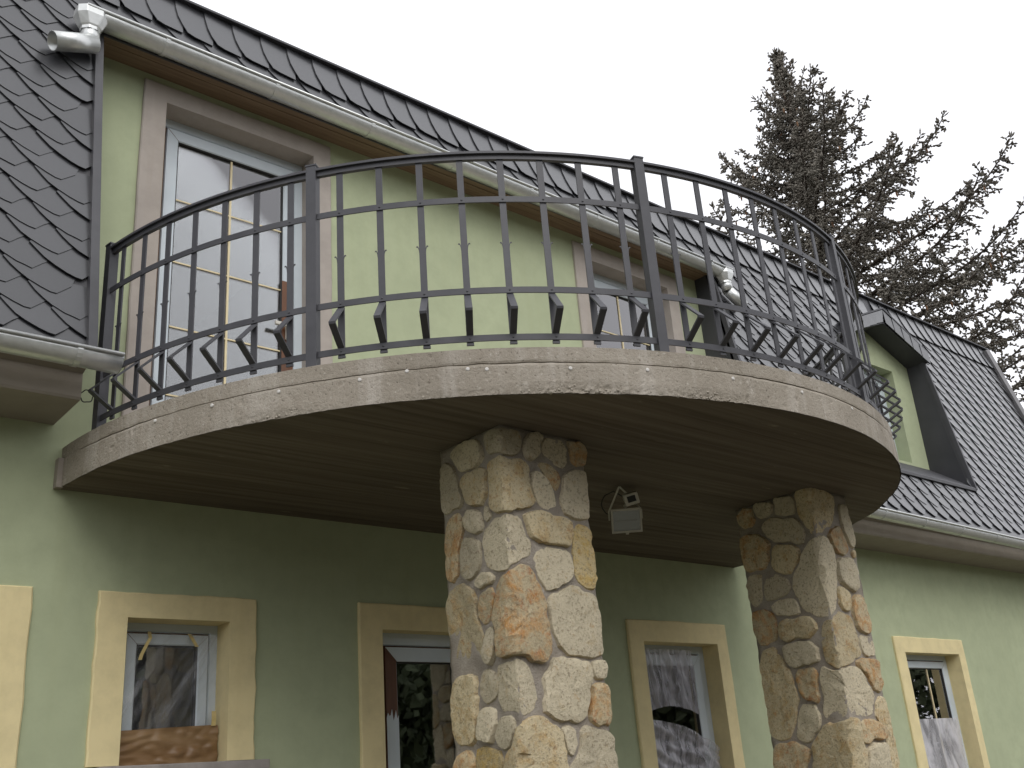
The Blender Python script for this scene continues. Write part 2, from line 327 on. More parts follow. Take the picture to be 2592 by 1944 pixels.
for i, cx in enumerate(mx):
    for j, cz in enumerate(mz):
        if not filled(cx, cz): continue
        x0, x1, z0, z1 = xs[i], xs[i+1], zs[j], zs[j+1]
        w.add([(x0,Y0,z0),(x1,Y0,z0),(x1,Y0,z1),(x0,Y0,z1)], [(0,1,2,3)]); w.add([(x0,Y1,z0),(x1,Y1,z0),(x1,Y1,z1),(x0,Y1,z1)], [(3,2,1,0)])
        for (ax, az, q) in ((-1,0,[(x0,Y0,z0),(x0,Y1,z0),(x0,Y1,z1),(x0,Y0,z1)]), (1,0,[(x1,Y0,z0),(x1,Y1,z0),(x1,Y1,z1),(x1,Y0,z1)]),
                            (0,-1,[(x0,Y0,z0),(x1,Y0,z0),(x1,Y1,z0),(x0,Y1,z0)]), (0,1,[(x0,Y0,z1),(x1,Y0,z1),(x1,Y1,z1),(x0,Y1,z1)])):
            ni, nj = i+ax, j+az
            nb = filled(mx[ni], mz[nj]) if 0 <= ni < len(mx) and 0 <= nj < len(mz) else False
            if not nb: w.add(q, [(0,1,2,3)])
me = bpy.data.meshes.new('wall'); me.from_pydata(w.v, [], w.f)
bm = bmesh.new(); bm.from_mesh(me); bmesh.ops.remove_doubles(bm, verts=bm.verts, dist=1e-5); bmesh.ops.recalc_face_normals(bm, faces=bm.faces); bm.to_mesh(me); bm.free()
wall = link('wall', me, GREEN, house, b=Vector((0,0,0)))
# shell of rooms behind the facade
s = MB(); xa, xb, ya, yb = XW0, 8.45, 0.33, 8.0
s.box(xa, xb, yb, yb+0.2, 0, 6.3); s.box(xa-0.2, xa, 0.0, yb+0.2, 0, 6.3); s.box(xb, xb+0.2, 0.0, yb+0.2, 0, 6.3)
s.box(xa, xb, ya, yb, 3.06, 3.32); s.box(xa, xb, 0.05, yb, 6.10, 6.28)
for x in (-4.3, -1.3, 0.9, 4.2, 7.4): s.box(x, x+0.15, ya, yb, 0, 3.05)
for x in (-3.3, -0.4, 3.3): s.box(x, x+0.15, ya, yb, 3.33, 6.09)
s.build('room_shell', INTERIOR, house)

# cornices of the eaves
for a, b in ((XW0, XL), (XR, XW1)):
    c = MB(); prof = [(0.01, 3.452), (-0.385, 3.462), (-0.392, 3.475), (-0.392, 3.60), (-0.44, 3.615), (-0.44, 3.650), (0.01, 3.650)]
    c.extrude(prof, 0, a, b); c.build('cornice', RENDER, house)
# soffit over the balcony storey
for k in range(3):
    s = MB(); y1 = -0.002-k*0.064; s.box(XL+0.005, XR-0.005, y1-0.060, y1, Z_SOF-0.006-0.002*(k % 2), Z_SOF+0.012); s.build('soffit_board', WOOD, house)
s = MB(); s.box(XL-0.02, XR+0.02, -0.205, -0.193, Z_SOF-0.02, 5.865); s.build('fascia', DARKMETAL, house)
s = MB(); s.box(XL+0.005, XR-0.005, -0.19, 0.32, Z_SOF+0.02, Z_SOF+0.06); s.build('soffit_bearer', INTERIOR, house)

# ------------------------------------------------------------------ mansard roof
def rp(x, z, n=0.0): return (x, ry(z)-0.9884*n, z+0.1521*n)
roof = MB()
def deck(poly, t=0.035): roof.prism([rp(x, z) for x, z in poly], [rp(x, z, -t) for x, z in poly])
deck([(XW0, Z_EAVE), (XL, Z_EAVE), (XL, 5.85), (XL, Z_RIDGE), (XW0, Z_RIDGE)])
deck([(XL, 5.86), (XR, 5.86), (XR, Z_RIDGE), (XL, Z_RIDGE)])
def xhip(z): return 8.72+(Z_RIDGE-z)*0.33
deck([(XR, Z_EAVE), (GAB[0][0], Z_EAVE), (GAB[0][0], 5.85), (GAB[0][0], Z_RIDGE), (XR, Z_RIDGE)])
deck([(5.0, Z_EAVE), (6.60, Z_EAVE), (6.60, 4.17), (5.0, 4.17)])
deck([(5.0, 5.85), (5.80, 6.18), (5.80, Z_RIDGE), (5.0, Z_RIDGE)]); deck([(5.80, 6.18), (6.60, 5.85), (6.60, Z_RIDGE), (5.80, Z_RIDGE)])
deck([(6.60, Z_EAVE), (xhip(Z_EAVE), Z_EAVE), (xhip(Z_RIDGE), Z_RIDGE), (6.60, Z_RIDGE)])
# end slope beyond the hip and the flat upper roof
roof.prism([(xhip(Z_EAVE), ry(Z_EAVE), Z_EAVE), (xhip(Z_EAVE), 8.3, Z_EAVE), (xhip(Z_RIDGE), 8.0, Z_RIDGE), (xhip(Z_RIDGE), ry(Z_RIDGE), Z_RIDGE)],
           [(xhip(Z_EAVE)-0.04, ry(Z_EAVE)+.03, Z_EAVE), (xhip(Z_EAVE)-0.04, 8.3, Z_EAVE), (xhip(Z_RIDGE)-0.04, 8.0, Z_RIDGE-.01), (xhip(Z_RIDGE)-0.04, ry(Z_RIDGE)+.03, Z_RIDGE-.01)])
roof_o = roof.build('roof', FLASH, house)
e = MB(); yr = ry(Z_RIDGE)
e.extrude([(yr-0.035, Z_RIDGE+0.004), (yr-0.035, Z_RIDGE+0.020), (4.0, Z_RIDGE+0.75), (8.3, Z_RIDGE+0.02), (8.3, Z_RIDGE)], 0, XW0-0.1, xhip(Z_RIDGE)+0.03)
e.build('upper_roof', DARKMETAL, roof_o)

# shingle shapes, local x = along eave, z = up the slope, -y = outward
PW, PV = 0.2345, 0.1205
def shingle_mesh(name, pts, lift, t=0.0080):
    m = MB(); m.prism([(x, -lift(x, z), z) for x, z in pts], [(x, -lift(x, z)+t, z) for x, z in pts]); me = m.mesh(name); me.materials.append(SLATE); return me
w_, p_ = PW, PV
scale_pts = [(-0.36*w_, 0.80*p_), (-0.22*w_, 0.47*p_), (-0.05*w_, 0.17*p_), (0.15*w_, -0.09*p_), (0.40*w_, -0.32*p_), (0.60*w_, -0.45*p_), (0.72*w_, -0.5*p_), (0.90*w_, -0.17*p_), (1.02*w_, 0.04*p_), (1.12*w_, 0.6*p_), (1.10*w_, 1.25*p_), (-0.2*w_, 1.25*p_)]
lift_s = lambda x, z: 0.0225-0.0090*(x/w_)-0.0095*(z/p_)
lift_r = lambda x, z: 0.038-0.0100*(x/rw)-0.03*(z/0.3)
lift_0 = lambda x, z: 0.006
rw = 0.2
ridge_pts = [(-0.12*rw, 0.30), (-0.10*rw, 0.22), (-0.04*rw, 0.14), (0.07*rw, 0.07), (0.24*rw, 0.012), (0.5*rw, 0.0), (1.1*rw, -0.004), (1.2*rw, 0.30)]
def jig(P, a, b): return [(x+random.uniform(-1, 1)*a, z+random.uniform(-1, 1)*b) for x, z in P]
KINDS = [('shingle', jig(scale_pts, 0.004, 0.003), lift_s) for _ in range(5)]+[('ridge_shingle', jig(ridge_pts, 0.004, 0.002), lift_r) for _ in range(3)]+[('shingle', [(0, -0.03), (0.199, -0.03), (0.199, 0.16), (0, 0.16)], lift_0)]
MESH = [shingle_mesh(k[0], k[1], k[2]) for k in KINDS]
SQ = 1.01176
def clip(P, a, b, c):        # keep a*x + b*z <= c
    out = []
    for i in range(len(P)):
        p, q = P[i], P[(i+1) % len(P)]; dp, dq = a*p[0]+b*p[1]-c, a*q[0]+b*q[1]-c
        if dp <= 0: out.append(p)
        if (dp < 0 < dq) or (dq < 0 < dp): t = dp/(dp-dq); out.append((p[0]+(q[0]-p[0])*t, p[1]+(q[1]-p[1])*t))
    return out
items = []           # (kind index or mesh, x, z, roll)
def lay(k, x, z, rl):
    P = [(x+a, z+b/SQ) for a, b in KINDS[k][1]]; n0 = len(P)
    vis = [q for q in P if q[1] < z+0.07] or P
    cx, cz = sum(q[0] for q in vis)/len(vis), sum(q[1] for q in vis)/len(vis); C = []
    if XL < cx < XR:
        if max(q[1] for q in P) < 5.93: return
        C.append((0, -1, -5.876))
    elif cx <= XL and cz < 5.87: C.append((1, 0, XL+0.006))
    elif cx >= XR and cz < 5.87: C.append((-1, 0, -(XR-0.006)))
    if 4.8 < cx < 6.8:
        gz = 6.18-abs(cx-5.80)*0.4125
        if cx < 5.0 and 4.12 < cz < 5.9: C.append((1, 0, 5.004))
        elif cx > 6.6 and 4.12 < cz < 5.9: C.append((-1, 0, -6.596))
        elif cz < 4.17 and 5.0 <= cx <= 6.6: C.append((0, 1, 4.166))
        elif cz > gz-0.02 and 5.0 <= cx <= 6.6: C.append((-0.4125, -1, -(6.18+0.4125*5.8*-1+0.0)) if False else ((0.4125, -1, -(6.18-0.4125*5.80)) if cx < 5.8 else (-0.4125, -1, -(6.18+0.4125*5.80))))
        elif 5.0 <= cx <= 6.6 and cz >= 4.17: return
    C.append((1, 0.33, 8.72+0.33*Z_RIDGE))
    Q = P
    for c in C: Q = clip(Q, *c)
    if len(Q) < 3: return
    ar = abs(sum(Q[i-1][0]*Q[i][1]-Q[i][0]*Q[i-1][1] for i in range(len(Q))))/2
    if ar < 0.0009: return
    if Q == P: items.append((MESH[k], x, z, rl))
    else: items.append((shingle_mesh(KINDS[k][0], [(a-x, (b-z)*SQ) for a, b in Q], KINDS[k][2]), x, z, 0))
k = 0
while True:
    z = 6.038-k*PV/SQ
    if z < Z_EAVE+0.02: break
    off = (0.5*PW if k % 2 else 0)+0.013; k += 1
    for i in range(-44, 48):
        x = i*PW+off
        if x > XW0: lay(random.randrange(5), x, z, random.gauss(0, 0.012))
for i in range(-46, 46):
    if i*rw > XW0: lay(5+random.randrange(3), i*rw+0.09, 6.112, random.gauss(0, 0.008))
for i in range(-46, 48):
    x = i*0.2
    if (XW0 < x and x < XL) or x > XR-0.15: lay(8, x, Z_EAVE+0.03, 0)
RIDGE = MESH[5:8]
def seen(x, z):
    p = Vector(rp(x+0.1, z))-CAM; d = p.dot(_f)
    if d <= 0: return None
    sx, sy = p.dot(_r2)/d*1.00457, p.dot(_u2)/d*1.00457
    if abs(sx) > 0.52 or abs(sy) > 0.395: return None
    if -2.0 < x < 2.3 and z < 5.9: return None
    return p.length
ranked = sorted([(seen(it[1], it[2]) or 1e9, i) for i, it in enumerate(items)])
chosen = {i for d, i in ranked[:296] if d < 1e8}
rest = MB()
for i, (me, x, z, rl) in enumerate(items):
    px, py, pz = rp(x, z)
    if i in chosen:
        link('ridge_shingle' if me.name.startswith('ridge') else 'shingle', me, SLATE, roof_o, loc=(px, py, pz), rot=(TH, rl, 0))
    else:
        M_ = Matrix.Translation((px, py, pz)) @ Matrix.Rotation(TH, 4, 'X') @ Matrix.Rotation(rl, 4, 'Y')
        rest.add([M_ @ v.co for v in me.vertices], [tuple(p.vertices) for p in me.polygons])
ro = rest.build('shingle_field', SLATE, roof_o); ro['kind'] = 'stuff'
# flashings along the cut edges of the roof
def edge_strip(p0, p1, wd, side, n0=0.042, name='edge_flashing', m=FLASH):
    (x0, z0), (x1, z1) = p0, p1; d = Vector((x1-x0, z1-z0)).normalized(); o = Vector((-d.y, d.x))*wd*side
    q = [(x0, z0), (x1, z1), (x1+o.x, z1+o.y), (x0+o.x, z0+o.y)]
    mb = MB(); mb.prism([rp(a, b, n0) for a, b in q], [rp(a, b, -0.005) for a, b in q]); return mb.build(name, m, roof_o)
edge_strip((XL+0.012, Z_EAVE), (XL+0.012, 5.87), 0.045, 1)
edge_strip((XR-0.012, Z_EAVE), (XR-0.012, 5.87), 0.03, -1)
edge_strip((6.60-0.008, 4.15), (6.60-0.008, 5.86), 0.03, -1); edge_strip((5.0+0.008, 4.15), (5.0+0.008, 5.86), 0.03, 1)
edge_strip((xhip(Z_EAVE)+0.01, Z_EAVE), (xhip(Z_RIDGE)+0.01, Z_RIDGE), 0.13, 1, 0.046, 'hip_flashing', grainy('light_hip_shingle', (0.17, 0.165, 0.17), (0.22, 0.215, 0.22), sc=6))
# cheeks of the balcony recess (dark sheet metal) and stop plates
for x, sg in ((XL, -1), (XR, 1)):
    c = MB(); x2 = x+sg*0.03
    poly = [(0.0, 3.655), (ry(3.655)+0.012, 3.655), (ry(5.86)+0.012, 5.86), (0.0, 5.86)]
    c.extrude(poly, 0, min(x, x2), max(x, x2)); c.build('recess_cheek', DARKMETAL, house)
# gabled window recess in the roof: wall, cheeks, sill sheet, hood
gw = MB(); gx0, gx1, gz0, gz1 = 5.39, 6.235, 4.53, 5.622
GP = [(5.0, 4.47), (6.6, 4.47), (6.6, 5.78), (5.8, 6.11), (5.0, 5.78)]
def quad(mb, a, b, y0, y1):   # wall piece between polygon a (list of xz)
    mb.extrude(a, 1, y0, y1)
quad(gw, [(5.0, 4.40), (gx0, 4.40), (gx0, 5.942), (5.0, 5.78)], 0, 0.0, 0.3); quad(gw, [(gx1, 4.40), (6.6, 4.40), (6.6, 5.78), (gx1, 5.93)], 0, 0.0, 0.3)
quad(gw, [(gx0, gz1), (gx1, gz1), (gx1, 5.93), (5.8, 6.11), (gx0, 5.942)], 0, 0.0, 0.3); quad(gw, [(gx0, 4.40), (gx1, 4.40), (gx1, gz0), (gx0, gz0)], 0, 0.0, 0.3)
gw.build('wall', GREEN, house)
for x0, x1 in ((4.972, 5.0), (6.602, 6.63)):
    c = MB(); c.extrude([(0.0, 4.40), (ry(4.16)+0.01, 4.16), (ry(5.86)+0.01, 5.86), (0.0, 5.86)], 0, x0, x1); c.build('recess_cheek', DARKMETAL, house)
c = MB(); c.extrude([(0.004, 4.505), (0.004, 4.47), (ry(4.165)-0.025, 4.135), (ry(4.165)-0.04, 4.135), (ry(4.165)-0.04, 4.165), (ry(4.165)-0.03, 4.178)], 0, 5.001, 6.601); c.build('sill_flashing', FLASH, house)
for sg in (-1, 1):
    c = MB(); xa_, za_ = 5.80, 6.18; xb_, zb_ = 5.80+sg*0.83, 5.838
    pf = [(xa_, za_+0.012), (xb_, zb_+0.012), (xb_, zb_-0.115), (xa_, za_-0.150)]
    c.prism([(x, -0.235 if z > 5.9 else -0.255, z) for x, z in pf], [(x, 0.0 if i > 1 else ry(z)+0.02, z) for i, (x, z) in enumerate(pf)]); c.build('dormer_hood', DARKMETAL, house)
    for k in range(5):
        t0, t1 = k/5, (k+1)/5+0.03
        q = [(xa_+(xb_-xa_)*t, za_+(zb_-za_)*t) for t in (t0, min(1, t1))]
        mb = MB(); f = [(q[0][0], q[0][1]+0.006), (q[1][0], q[1][1]+0.006), (q[1][0]+0.012*sg, q[1][1]-0.13), (q[0][0]+0.03*sg, q[0][1]-0.145)]
        mb.prism([(x, -0.264-0.004*k+0.002*j, z) for j, (x, z) in enumerate(f)], [(x, -0.256, z) for x, z in f]); mb.build('hood_shingle', SLATE, house)
    c = MB(); pf = [(xa_, za_+0.014), (xb_+sg*0.02, zb_+0.006), (xb_+sg*0.02, zb_+0.024), (xa_, za_+0.034)]
    c.prism([(x, -0.272, z) for x, z in pf], [(x, ry(z)+0.01, z) for x, z in pf]); c.build('hood_flashing', DARKMETAL, house)

# ------------------------------------------------------------------ windows and doors
def surround(parent, key, m, jit, proud=0.022, depth=0.155):
    x0, x1, z0, z1 = OPEN[key]; sl, sr, st = SUR[key]
    sta = []; n1, n2 = 16, 12
    J = lambda: random.gauss(0, jit)+(random.random() < 0.12)*jit*1.5
    for i in range(n1): sta.append(((x0-sl+J(), z0+(z1+st-z0)*i/n1), (x0, z0+(z1-z0)*i/n1)))
    sta.append(((x0-sl+jit*1.5, z1+st-jit), (x0, z1)))
    for i in range(1, n2): sta.append(((x0-sl+(x1-x0+sl+sr)*i/n2, z1+st+J()), (x0+(x1-x0)*i/n2, z1)))
    sta.append(((x1+sr-jit, z1+st-jit), (x1, z1)))
    for i in range(n1-1, -1, -1): sta.append(((x1+sr+J(), z0+(z1+st-z0)*i/n1), (x1, z0+(z1-z0)*i/n1)))
    mb = MB()
    for (o, i_) in sta:
        c = 0.006
        ox, oz = o; ix, iz = i_; dx = c if ox < ix else (-c if ox > ix else 0)
        mb.v += [(ox, 0.012, oz), (ox, -proud+0.006, oz), (ox+(ix-ox)*0.05, -proud, oz+(iz-oz)*0.05), (ix, -proud, iz), (ix, depth, iz), (ix+(ox-ix)*0.15, depth, iz+(oz-iz)*0.15)]
    K = 6
    for s_ in range(len(sta)-1):
        for k in range(K): mb.f.append((s_*K+k, s_*K+(k+1) % K, s_*K+K+(k+1) % K, s_*K+K+k))
    mb.f += [tuple(range(K)), tuple((len(sta)-1)*K+k for k in range(K))]
    return mb.build('surround', m, parent)
def ring(x0, x1, z0, z1, wd, y0, y1, wb=None):
    wb = wd if wb is None else wb
    o = [(x0,z0),(x1,z0),(x1,z1),(x0,z1)]; i = [(x0+wd,z0+wb),(x1-wd,z0+wb),(x1-wd,z1-wd),(x0+wd,z1-wd)]
    mb = MB(); c = 0.006
    ii = [(x0+wd-c,z0+wb-c),(x1-wd+c,z0+wb-c),(x1-wd+c,z1-wd+c),(x0+wd-c,z1-wd+c)]
    for P, y in ((o, y1), (o, y0), (ii, y0), (i, y0+c), (i, y1)): mb.v += [(x, y, z) for x, z in P]
    for l in range(4):
        for k in range(4): mb.f.append((l*4+k, l*4+(k+1) % 4, l*4+4+(k+1) % 4, l*4+4+k))
    for k in range(4): mb.f.append((16+k, 16+(k+1) % 4, (k+1) % 4, k))
    return mb
def mitre(parent, x0, x1, z0, z1, wd, y, m=BROWN):
    for (px, pz, sx, sz) in ((x0, z1, 1, -1), (x1, z1, -1, -1)):
        mb = MB(); t = 0.0018
        mb.prism([(px+t, y-0.0012, pz), (px, y-0.0012, pz+sz*t), (px+sx*wd, y-0.0012, pz+sz*wd), (px+sx*wd+t, y-0.0012, pz+sz*wd)],
                 [(px+t, y+0.002, pz), (px, y+0.002, pz+sz*t), (px+sx*wd, y+0.002, pz+sz*wd), (px+sx*wd+t, y+0.002, pz+sz*wd)]); mb.build('mitre_joint', m, parent)
def unit(name, key, sur_mat, jit, fw=0.055, sw=0.07, mframe=PVC, msash=PVC, muntin=None, y=0.135, kick=None):
    x0, x1, z0, z1 = OPEN[key]
    e = bpy.data.objects.new(name, None); e.empty_display_size = 0.1; COL.objects.link(e); e.parent = house; BASE[e.name] = Vector((0, 0, 0))
    if sur_mat: surround(e, key, sur_mat, jit)
    ring(x0-0.015, x1+0.015, z0, z1+0.015, fw+0.015, y, y+0.075, fw).build('frame', mframe, e)
    g = 0.012; a, b, c, d = x0+fw, x1-fw, z0+fw, z1-fw
    ring(a-0.004, b+0.004, c-0.004, d+0.004, g+0.02, y+0.016, y+0.066).build('gasket', BROWN, e)
    ring(a+g, b-g, c+g, d-g, sw, y-0.012, y+0.05, kick).build('sash', msash, e)
    mitre(e, a+g, b-g, c+g, d-g, sw, y-0.012)
    gx0, gx1, gz0, gz1 = a+g+sw, b-g-sw, c+g+(kick or sw), d-g-sw
    ring(gx0-0.004, gx1+0.004, gz0-0.004, gz1+0.004, 0.012, y-0.004, y+0.03).build('glazing_gasket', RUBBER, e)
    mb = MB(); mb.box(gx0-0.002, gx1+0.002, y+0.010, y+0.016, gz0-0.002, gz1+0.002); mb.build('pane', GLASS, e)
    if muntin:
        for x in muntin[0]: mb = MB(); mb.box(x-0.0065, x+0.0065, y+0.0015, y+0.0085, gz0, gz1); mb.build('glazing_bar', GOLD, e)
        for z in muntin[1]: mb = MB(); mb.box(gx0, gx1, y+0.002, y+0.008, z-0.0045, z+0.0045); mb.build('glazing_bar', GOLD, e)
    return e, (gx0, gx1, gz0, gz1)
zm = [5.09-0.433*k for k in range(4)]
def torn(parent, x0, x1, zt, zb, y, up=False):
    n = 9; mb = MB(); edge = []
    for i in range(n+1): edge.append((x0+(x1-x0)*i/n, (zb if not up else zt)+random.uniform(-0.02, 0.02)+(0.03 if i % 3 == 1 else 0)))
    poly = ([(x0, zt), (x1, zt)]+edge[::-1]) if not up else (edge+[(x1, zb), (x0, zb)])
    for i in range(n):
        (xa_, za_), (xb_, zb_) = edge[i], edge[i+1]; o = zt if not up else zb
        mb.prism([(xa_, y, za_), (xb_, y, zb_), (xb_, y, o), (xa_, y, o)], [(xa_, y+0.003, za_), (xb_, y+0.003, zb_), (xb_, y+0.003, o), (xa_, y+0.003, o)])
    return mb.build('protective_film', PVC, parent)
dA, gA = unit('balcony_door', 'door_a', GREY_SUR, 0.0015, fw=0.06, sw=0.075, muntin=([-1.80], zm))
mb = MB(); mb.box(-1.432, -1.352, 0.1195, 0.1225, 3.42, 4.72); mb.build('bare_profile', BROWN, dA)
mb = MB(); mb.box(-1.410, -1.375, 0.090, 0.1195, 4.30, 4.42); mb.box(-1.50, -1.38, 0.072, 0.090, 4.375, 4.400); mb.build('handle', WHITEPLASTIC, dA, bevel=0.004)
dB, gB = unit('balcony_door', 'door_b', GREY_SUR, 0.0015, fw=0.06, sw=0.075, muntin=([1.85], zm))
w0, _g = unit('window', 'w0', CREAM, 0.0022)
w1, g1 = unit('window', 'w1', CREAM, 0.0022, fw=0.045, sw=0.055)
mb = MB(); mb.box(-2.47, -1.575, -0.065, 0.13, 1.725, 1.772); mb.build('sill', SILL, w1, bevel=0.006)
w2, g2 = unit('door', 'w2', CREAM, 0.001, fw=0.075, sw=0.085, mframe=PVC, msash=BROWN, kick=0.8, y=0.10)
a_, b_, d_ = OPEN['w2'][0]+0.075+0.012, OPEN['w2'][1]-0.075-0.012, OPEN['w2'][3]-0.075-0.012
ys = 0.10-0.0155
mb = MB(); mb.prism([(a_, ys, d_), (b_, ys, d_), (b_-0.085, ys, d_-0.085), (a_+0.085, ys, d_-0.085)], [(a_, ys+.003, d_), (b_, ys+.003, d_), (b_-0.085, ys+.003, d_-0.085), (a_+0.085, ys+.003, d_-0.085)]); mb.build('protective_film', PVC, w2)
torn(w2, a_, a_+0.085, 1.98, 0.8, ys, up=True); torn(w2, b_-0.080, b_-0.012, d_-0.09, 1.90, ys)
mb = MB(); mb.box(a_, b_, ys, ys+0.003, 0.5, 0.85+0.82); mb.build('protective_film', PVC, w2)
w3, g3 = unit('door', 'w3', CREAM, 0.002, fw=0.06, sw=0.08, msash=PVC)
w4, g4 = unit('window', 'w4', CREAM, 0.0022, fw=0.05, sw=0.065, muntin=([5.50, 5.85], []))
OPEN['g'] = (gx0, gx1, gz0, gz1); SUR['g'] = (0, 0, 0)
wg, gg = unit('window', 'g', None, 0, fw=0.05, sw=0.06, y=0.145)

# ------------------------------------------------------------------ balcony slab
def zcrack(a): return ZC+0.004*nz(a*3, 1.7, 0)+0.0025*nz(a*17, 5.1, 0)
def comb(a):       # honeycombed patches along the lower edge
    return max(0.0, min(1.0, (nz(a*2.1+3.3, 9.2, 0)+0.55*nz(a*6.3, 2.2, 0)+0.10)*1.5))
NA = 1000; low = [0, 0.02, 0.045, 0.08, 0.12, 0.17, 0.23, 0.3, 0.38, 0.46, 0.54, 0.62, 0.7, 0.78, 0.86, 0.93]; sv = []
for i in range(NA+1):
    a = -math.pi/2+math.pi*i/NA; zc = zcrack(a); cm = comb(a); row = []
    zb = ZB+cm*0.010*abs(nz(a*60, 3, 3))+0.002*nz(a*25, 1, 1)
    gd = max(0, nz(a*5, 7.7, 0)+0.65)*0.055
    for t in low:
        z = zb+(zc-0.005-zb)*t; x, y = math.sin(a)*R, -math.cos(a)*R
        d = 0.004*nz(x, y, z, 3)+0.0018*nz(x, y, z, 14)
        hc = cm*max(0, 1-(z-ZB)/(0.022+0.055*cm)); d -= hc*(0.016+0.012*nz(x, y, z, 55))
        pit = nz(x, y, z, 24); d -= max(0, pit-0.45)*0.016
        row.append((z, R+d))
    wob = 0.003*nz(a*40, 2, 9)
    row += [(zc-0.0028+wob, R-gd*0.12), (zc-0.0022+wob, R-gd), (zc+0.0028+wob, R-gd), (zc+0.0034+wob, R-0.006)]
    for t in (0.12, 0.3, 0.5, 0.7, 0.86, 0.96):
        z = zc+0.004+(ZT-zc-0.004)*t; x, y = math.sin(a)*R, -math.cos(a)*R
        row.append((z, R-0.004+0.003*nz(x, y, z, 3)+0.0012*nz(x, y, z, 16)-max(0, nz(x, y, z, 30)-0.5)*0.014))
    row.append((ZT+0.0015*nz(a*20, 4, 4), R-0.010))
    sv.append([(r*math.sin(a), CY-r*math.cos(a), z) for z, r in row])
slab = MB(); K = len(sv[0]); slab.v = [p for row in sv for p in row]
slab.f = [(i*K+k, (i+1)*K+k, (i+1)*K+k+1, i*K+k+1) for i in range(NA) for k in range(K-1)]
slab.f.append(tuple(i*K+K-1 for i in range(NA+1)))
slab.f.append((0, NA*K)+tuple(NA*K+k for k in range(1, K))+tuple(k for k in range(K-1, 0, -1)))
slab_o = slab.build('balcony_slab', CONC, house, smooth=False)
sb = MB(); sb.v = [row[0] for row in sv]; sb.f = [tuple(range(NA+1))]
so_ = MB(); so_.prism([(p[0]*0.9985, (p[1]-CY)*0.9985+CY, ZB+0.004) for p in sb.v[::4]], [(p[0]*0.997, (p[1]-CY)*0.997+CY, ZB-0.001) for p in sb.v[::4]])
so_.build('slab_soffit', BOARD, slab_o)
# loose aggregate in the honeycombed edge
peb = MB(); ico = bmesh.new(); bmesh.ops.create_icosphere(ico, subdivisions=1, radius=1); iv = [v.co.copy() for v in ico.verts]; fi = [tuple(v.index for v in f.verts) for f in ico.faces]; ico.free()
cnt = 0
while cnt < 420:
    a = random.uniform(-1.5, 1.3); cm = comb(a)
    if random.random() > cm*1.3: continue
    h = abs(random.gauss(0, 1))*(0.010+0.022*cm); rr = random.uniform(0.004, 0.0105); sc = Vector((random.uniform(.7, 1.3), random.uniform(.7, 1.2), random.uniform(.55, 1.0)))*rr
    ctr = Vector((math.sin(a)*(R-0.010), CY-math.cos(a)*(R-0.010), ZB+0.006+h)); ro_ = Matrix.Rotation(random.uniform(0, 6), 3, Vector((random.random(), random.random(), 1)))
    peb.add([ctr+ro_ @ Vector((v.x*sc.x, v.y*sc.y, v.z*sc.z))*random.uniform(.85, 1.15) for v in iv], fi); cnt += 1
po = peb.build('exposed_aggregate', grainy('river_gravel', (0.25, 0.222, 0.18), (0.40, 0.36, 0.30), sc=60, rough=0.85), slab_o, smooth=True); po['kind'] = 'stuff'
for a, z in ((-.652,3.234),(-.682,3.239),(-.778,3.251),(-.854,3.235),(-.991,3.238),(-1.242,3.243),(-1.117,3.24),(-.518,3.23),(-.386,3.234),(-.219,3.233),(-0.05,3.232),(0.12,3.236)):
    d = Vector((math.sin(a), -math.cos(a), 0)); c = Vector((0, CY, z))
    mb = MB(); mb.tube([c+d*(R-0.02), c+d*(R+0.003), c+d*(R+0.005)], [0.0085, 0.0085, 0.005], 10); mb.build('anchor_plug', PLUG, slab_o)
# polystyrene end strip at the wall
mb = MB(); mb.box(-2.775, -2.742, -0.05, 0.03, ZB-0.004, ZT-0.07); mb.build('end_strip', RENDER, slab_o)

# ------------------------------------------------------------------ balcony railing
RR = 2.708; ZLM, ZUM, ZBM, ZH = 3.631, 4.105, 3.397, 4.36
rail = thing('balcony_railing', (0, CY-RR, ZT), 'curved charcoal iron railing with bent brackets on the concrete balcony edge', 'railing')
rb = BASE['balcony_railing']
POSTS = [-1.433, -0.938, -0.345, 0.234, 0.815, 1.395]
pm_ = MB(); pm_.box(-0.025, 0.025, -0.025, 0.025, 0, 1.045); pm_.box(-0.028, 0.028, -0.028, 0.028, 1.045, 1.053)
pme = pm_.mesh('post'); pme.materials.append(IRON)
for a in POSTS:
    link('post', pme, IRON, rail, loc=(RR*math.sin(a)-rb.x, CY-RR*math.cos(a)-rb.y, 0), rot=(0, 0, a))
for a0, a1 in zip(POSTS[:-1], POSTS[1:]):
    n = 28; e_ = 0.025/RR
    for nm, z in (('rail', ZBM), ('rail', ZLM), ('rail', ZUM)):
        mb = MB(); mb.arc_bar(RR+0.004, RR+0.011, z-0.015, z+0.015, a0+e_-0.002, a1-e_+0.002, n); mb.build(nm, IRON, rail)
    mb = MB(); mb.arc_bar(RR-0.026, RR+0.026, ZH-0.010, ZH+0.002, a0+e_-0.002, a1-e_+0.002, n); mb.arc_bar(RR-0.018, RR+0.018, ZH+0.002, ZH+0.008, a0+e_-0.002, a1-e_+0.002, n)
    mb.arc_bar(RR-0.009, RR+0.012, ZH-0.035, ZH-0.010, a0+e_-0.002, a1-e_+0.002, n); mb.build('handrail', IRON, rail)
bal = MB(); z0 = ZT
bal.box(-0.0155, 0.0155, -0.004, 0.004, 3.372-z0, ZH-0.034-z0)
zc_ = 3.868-z0
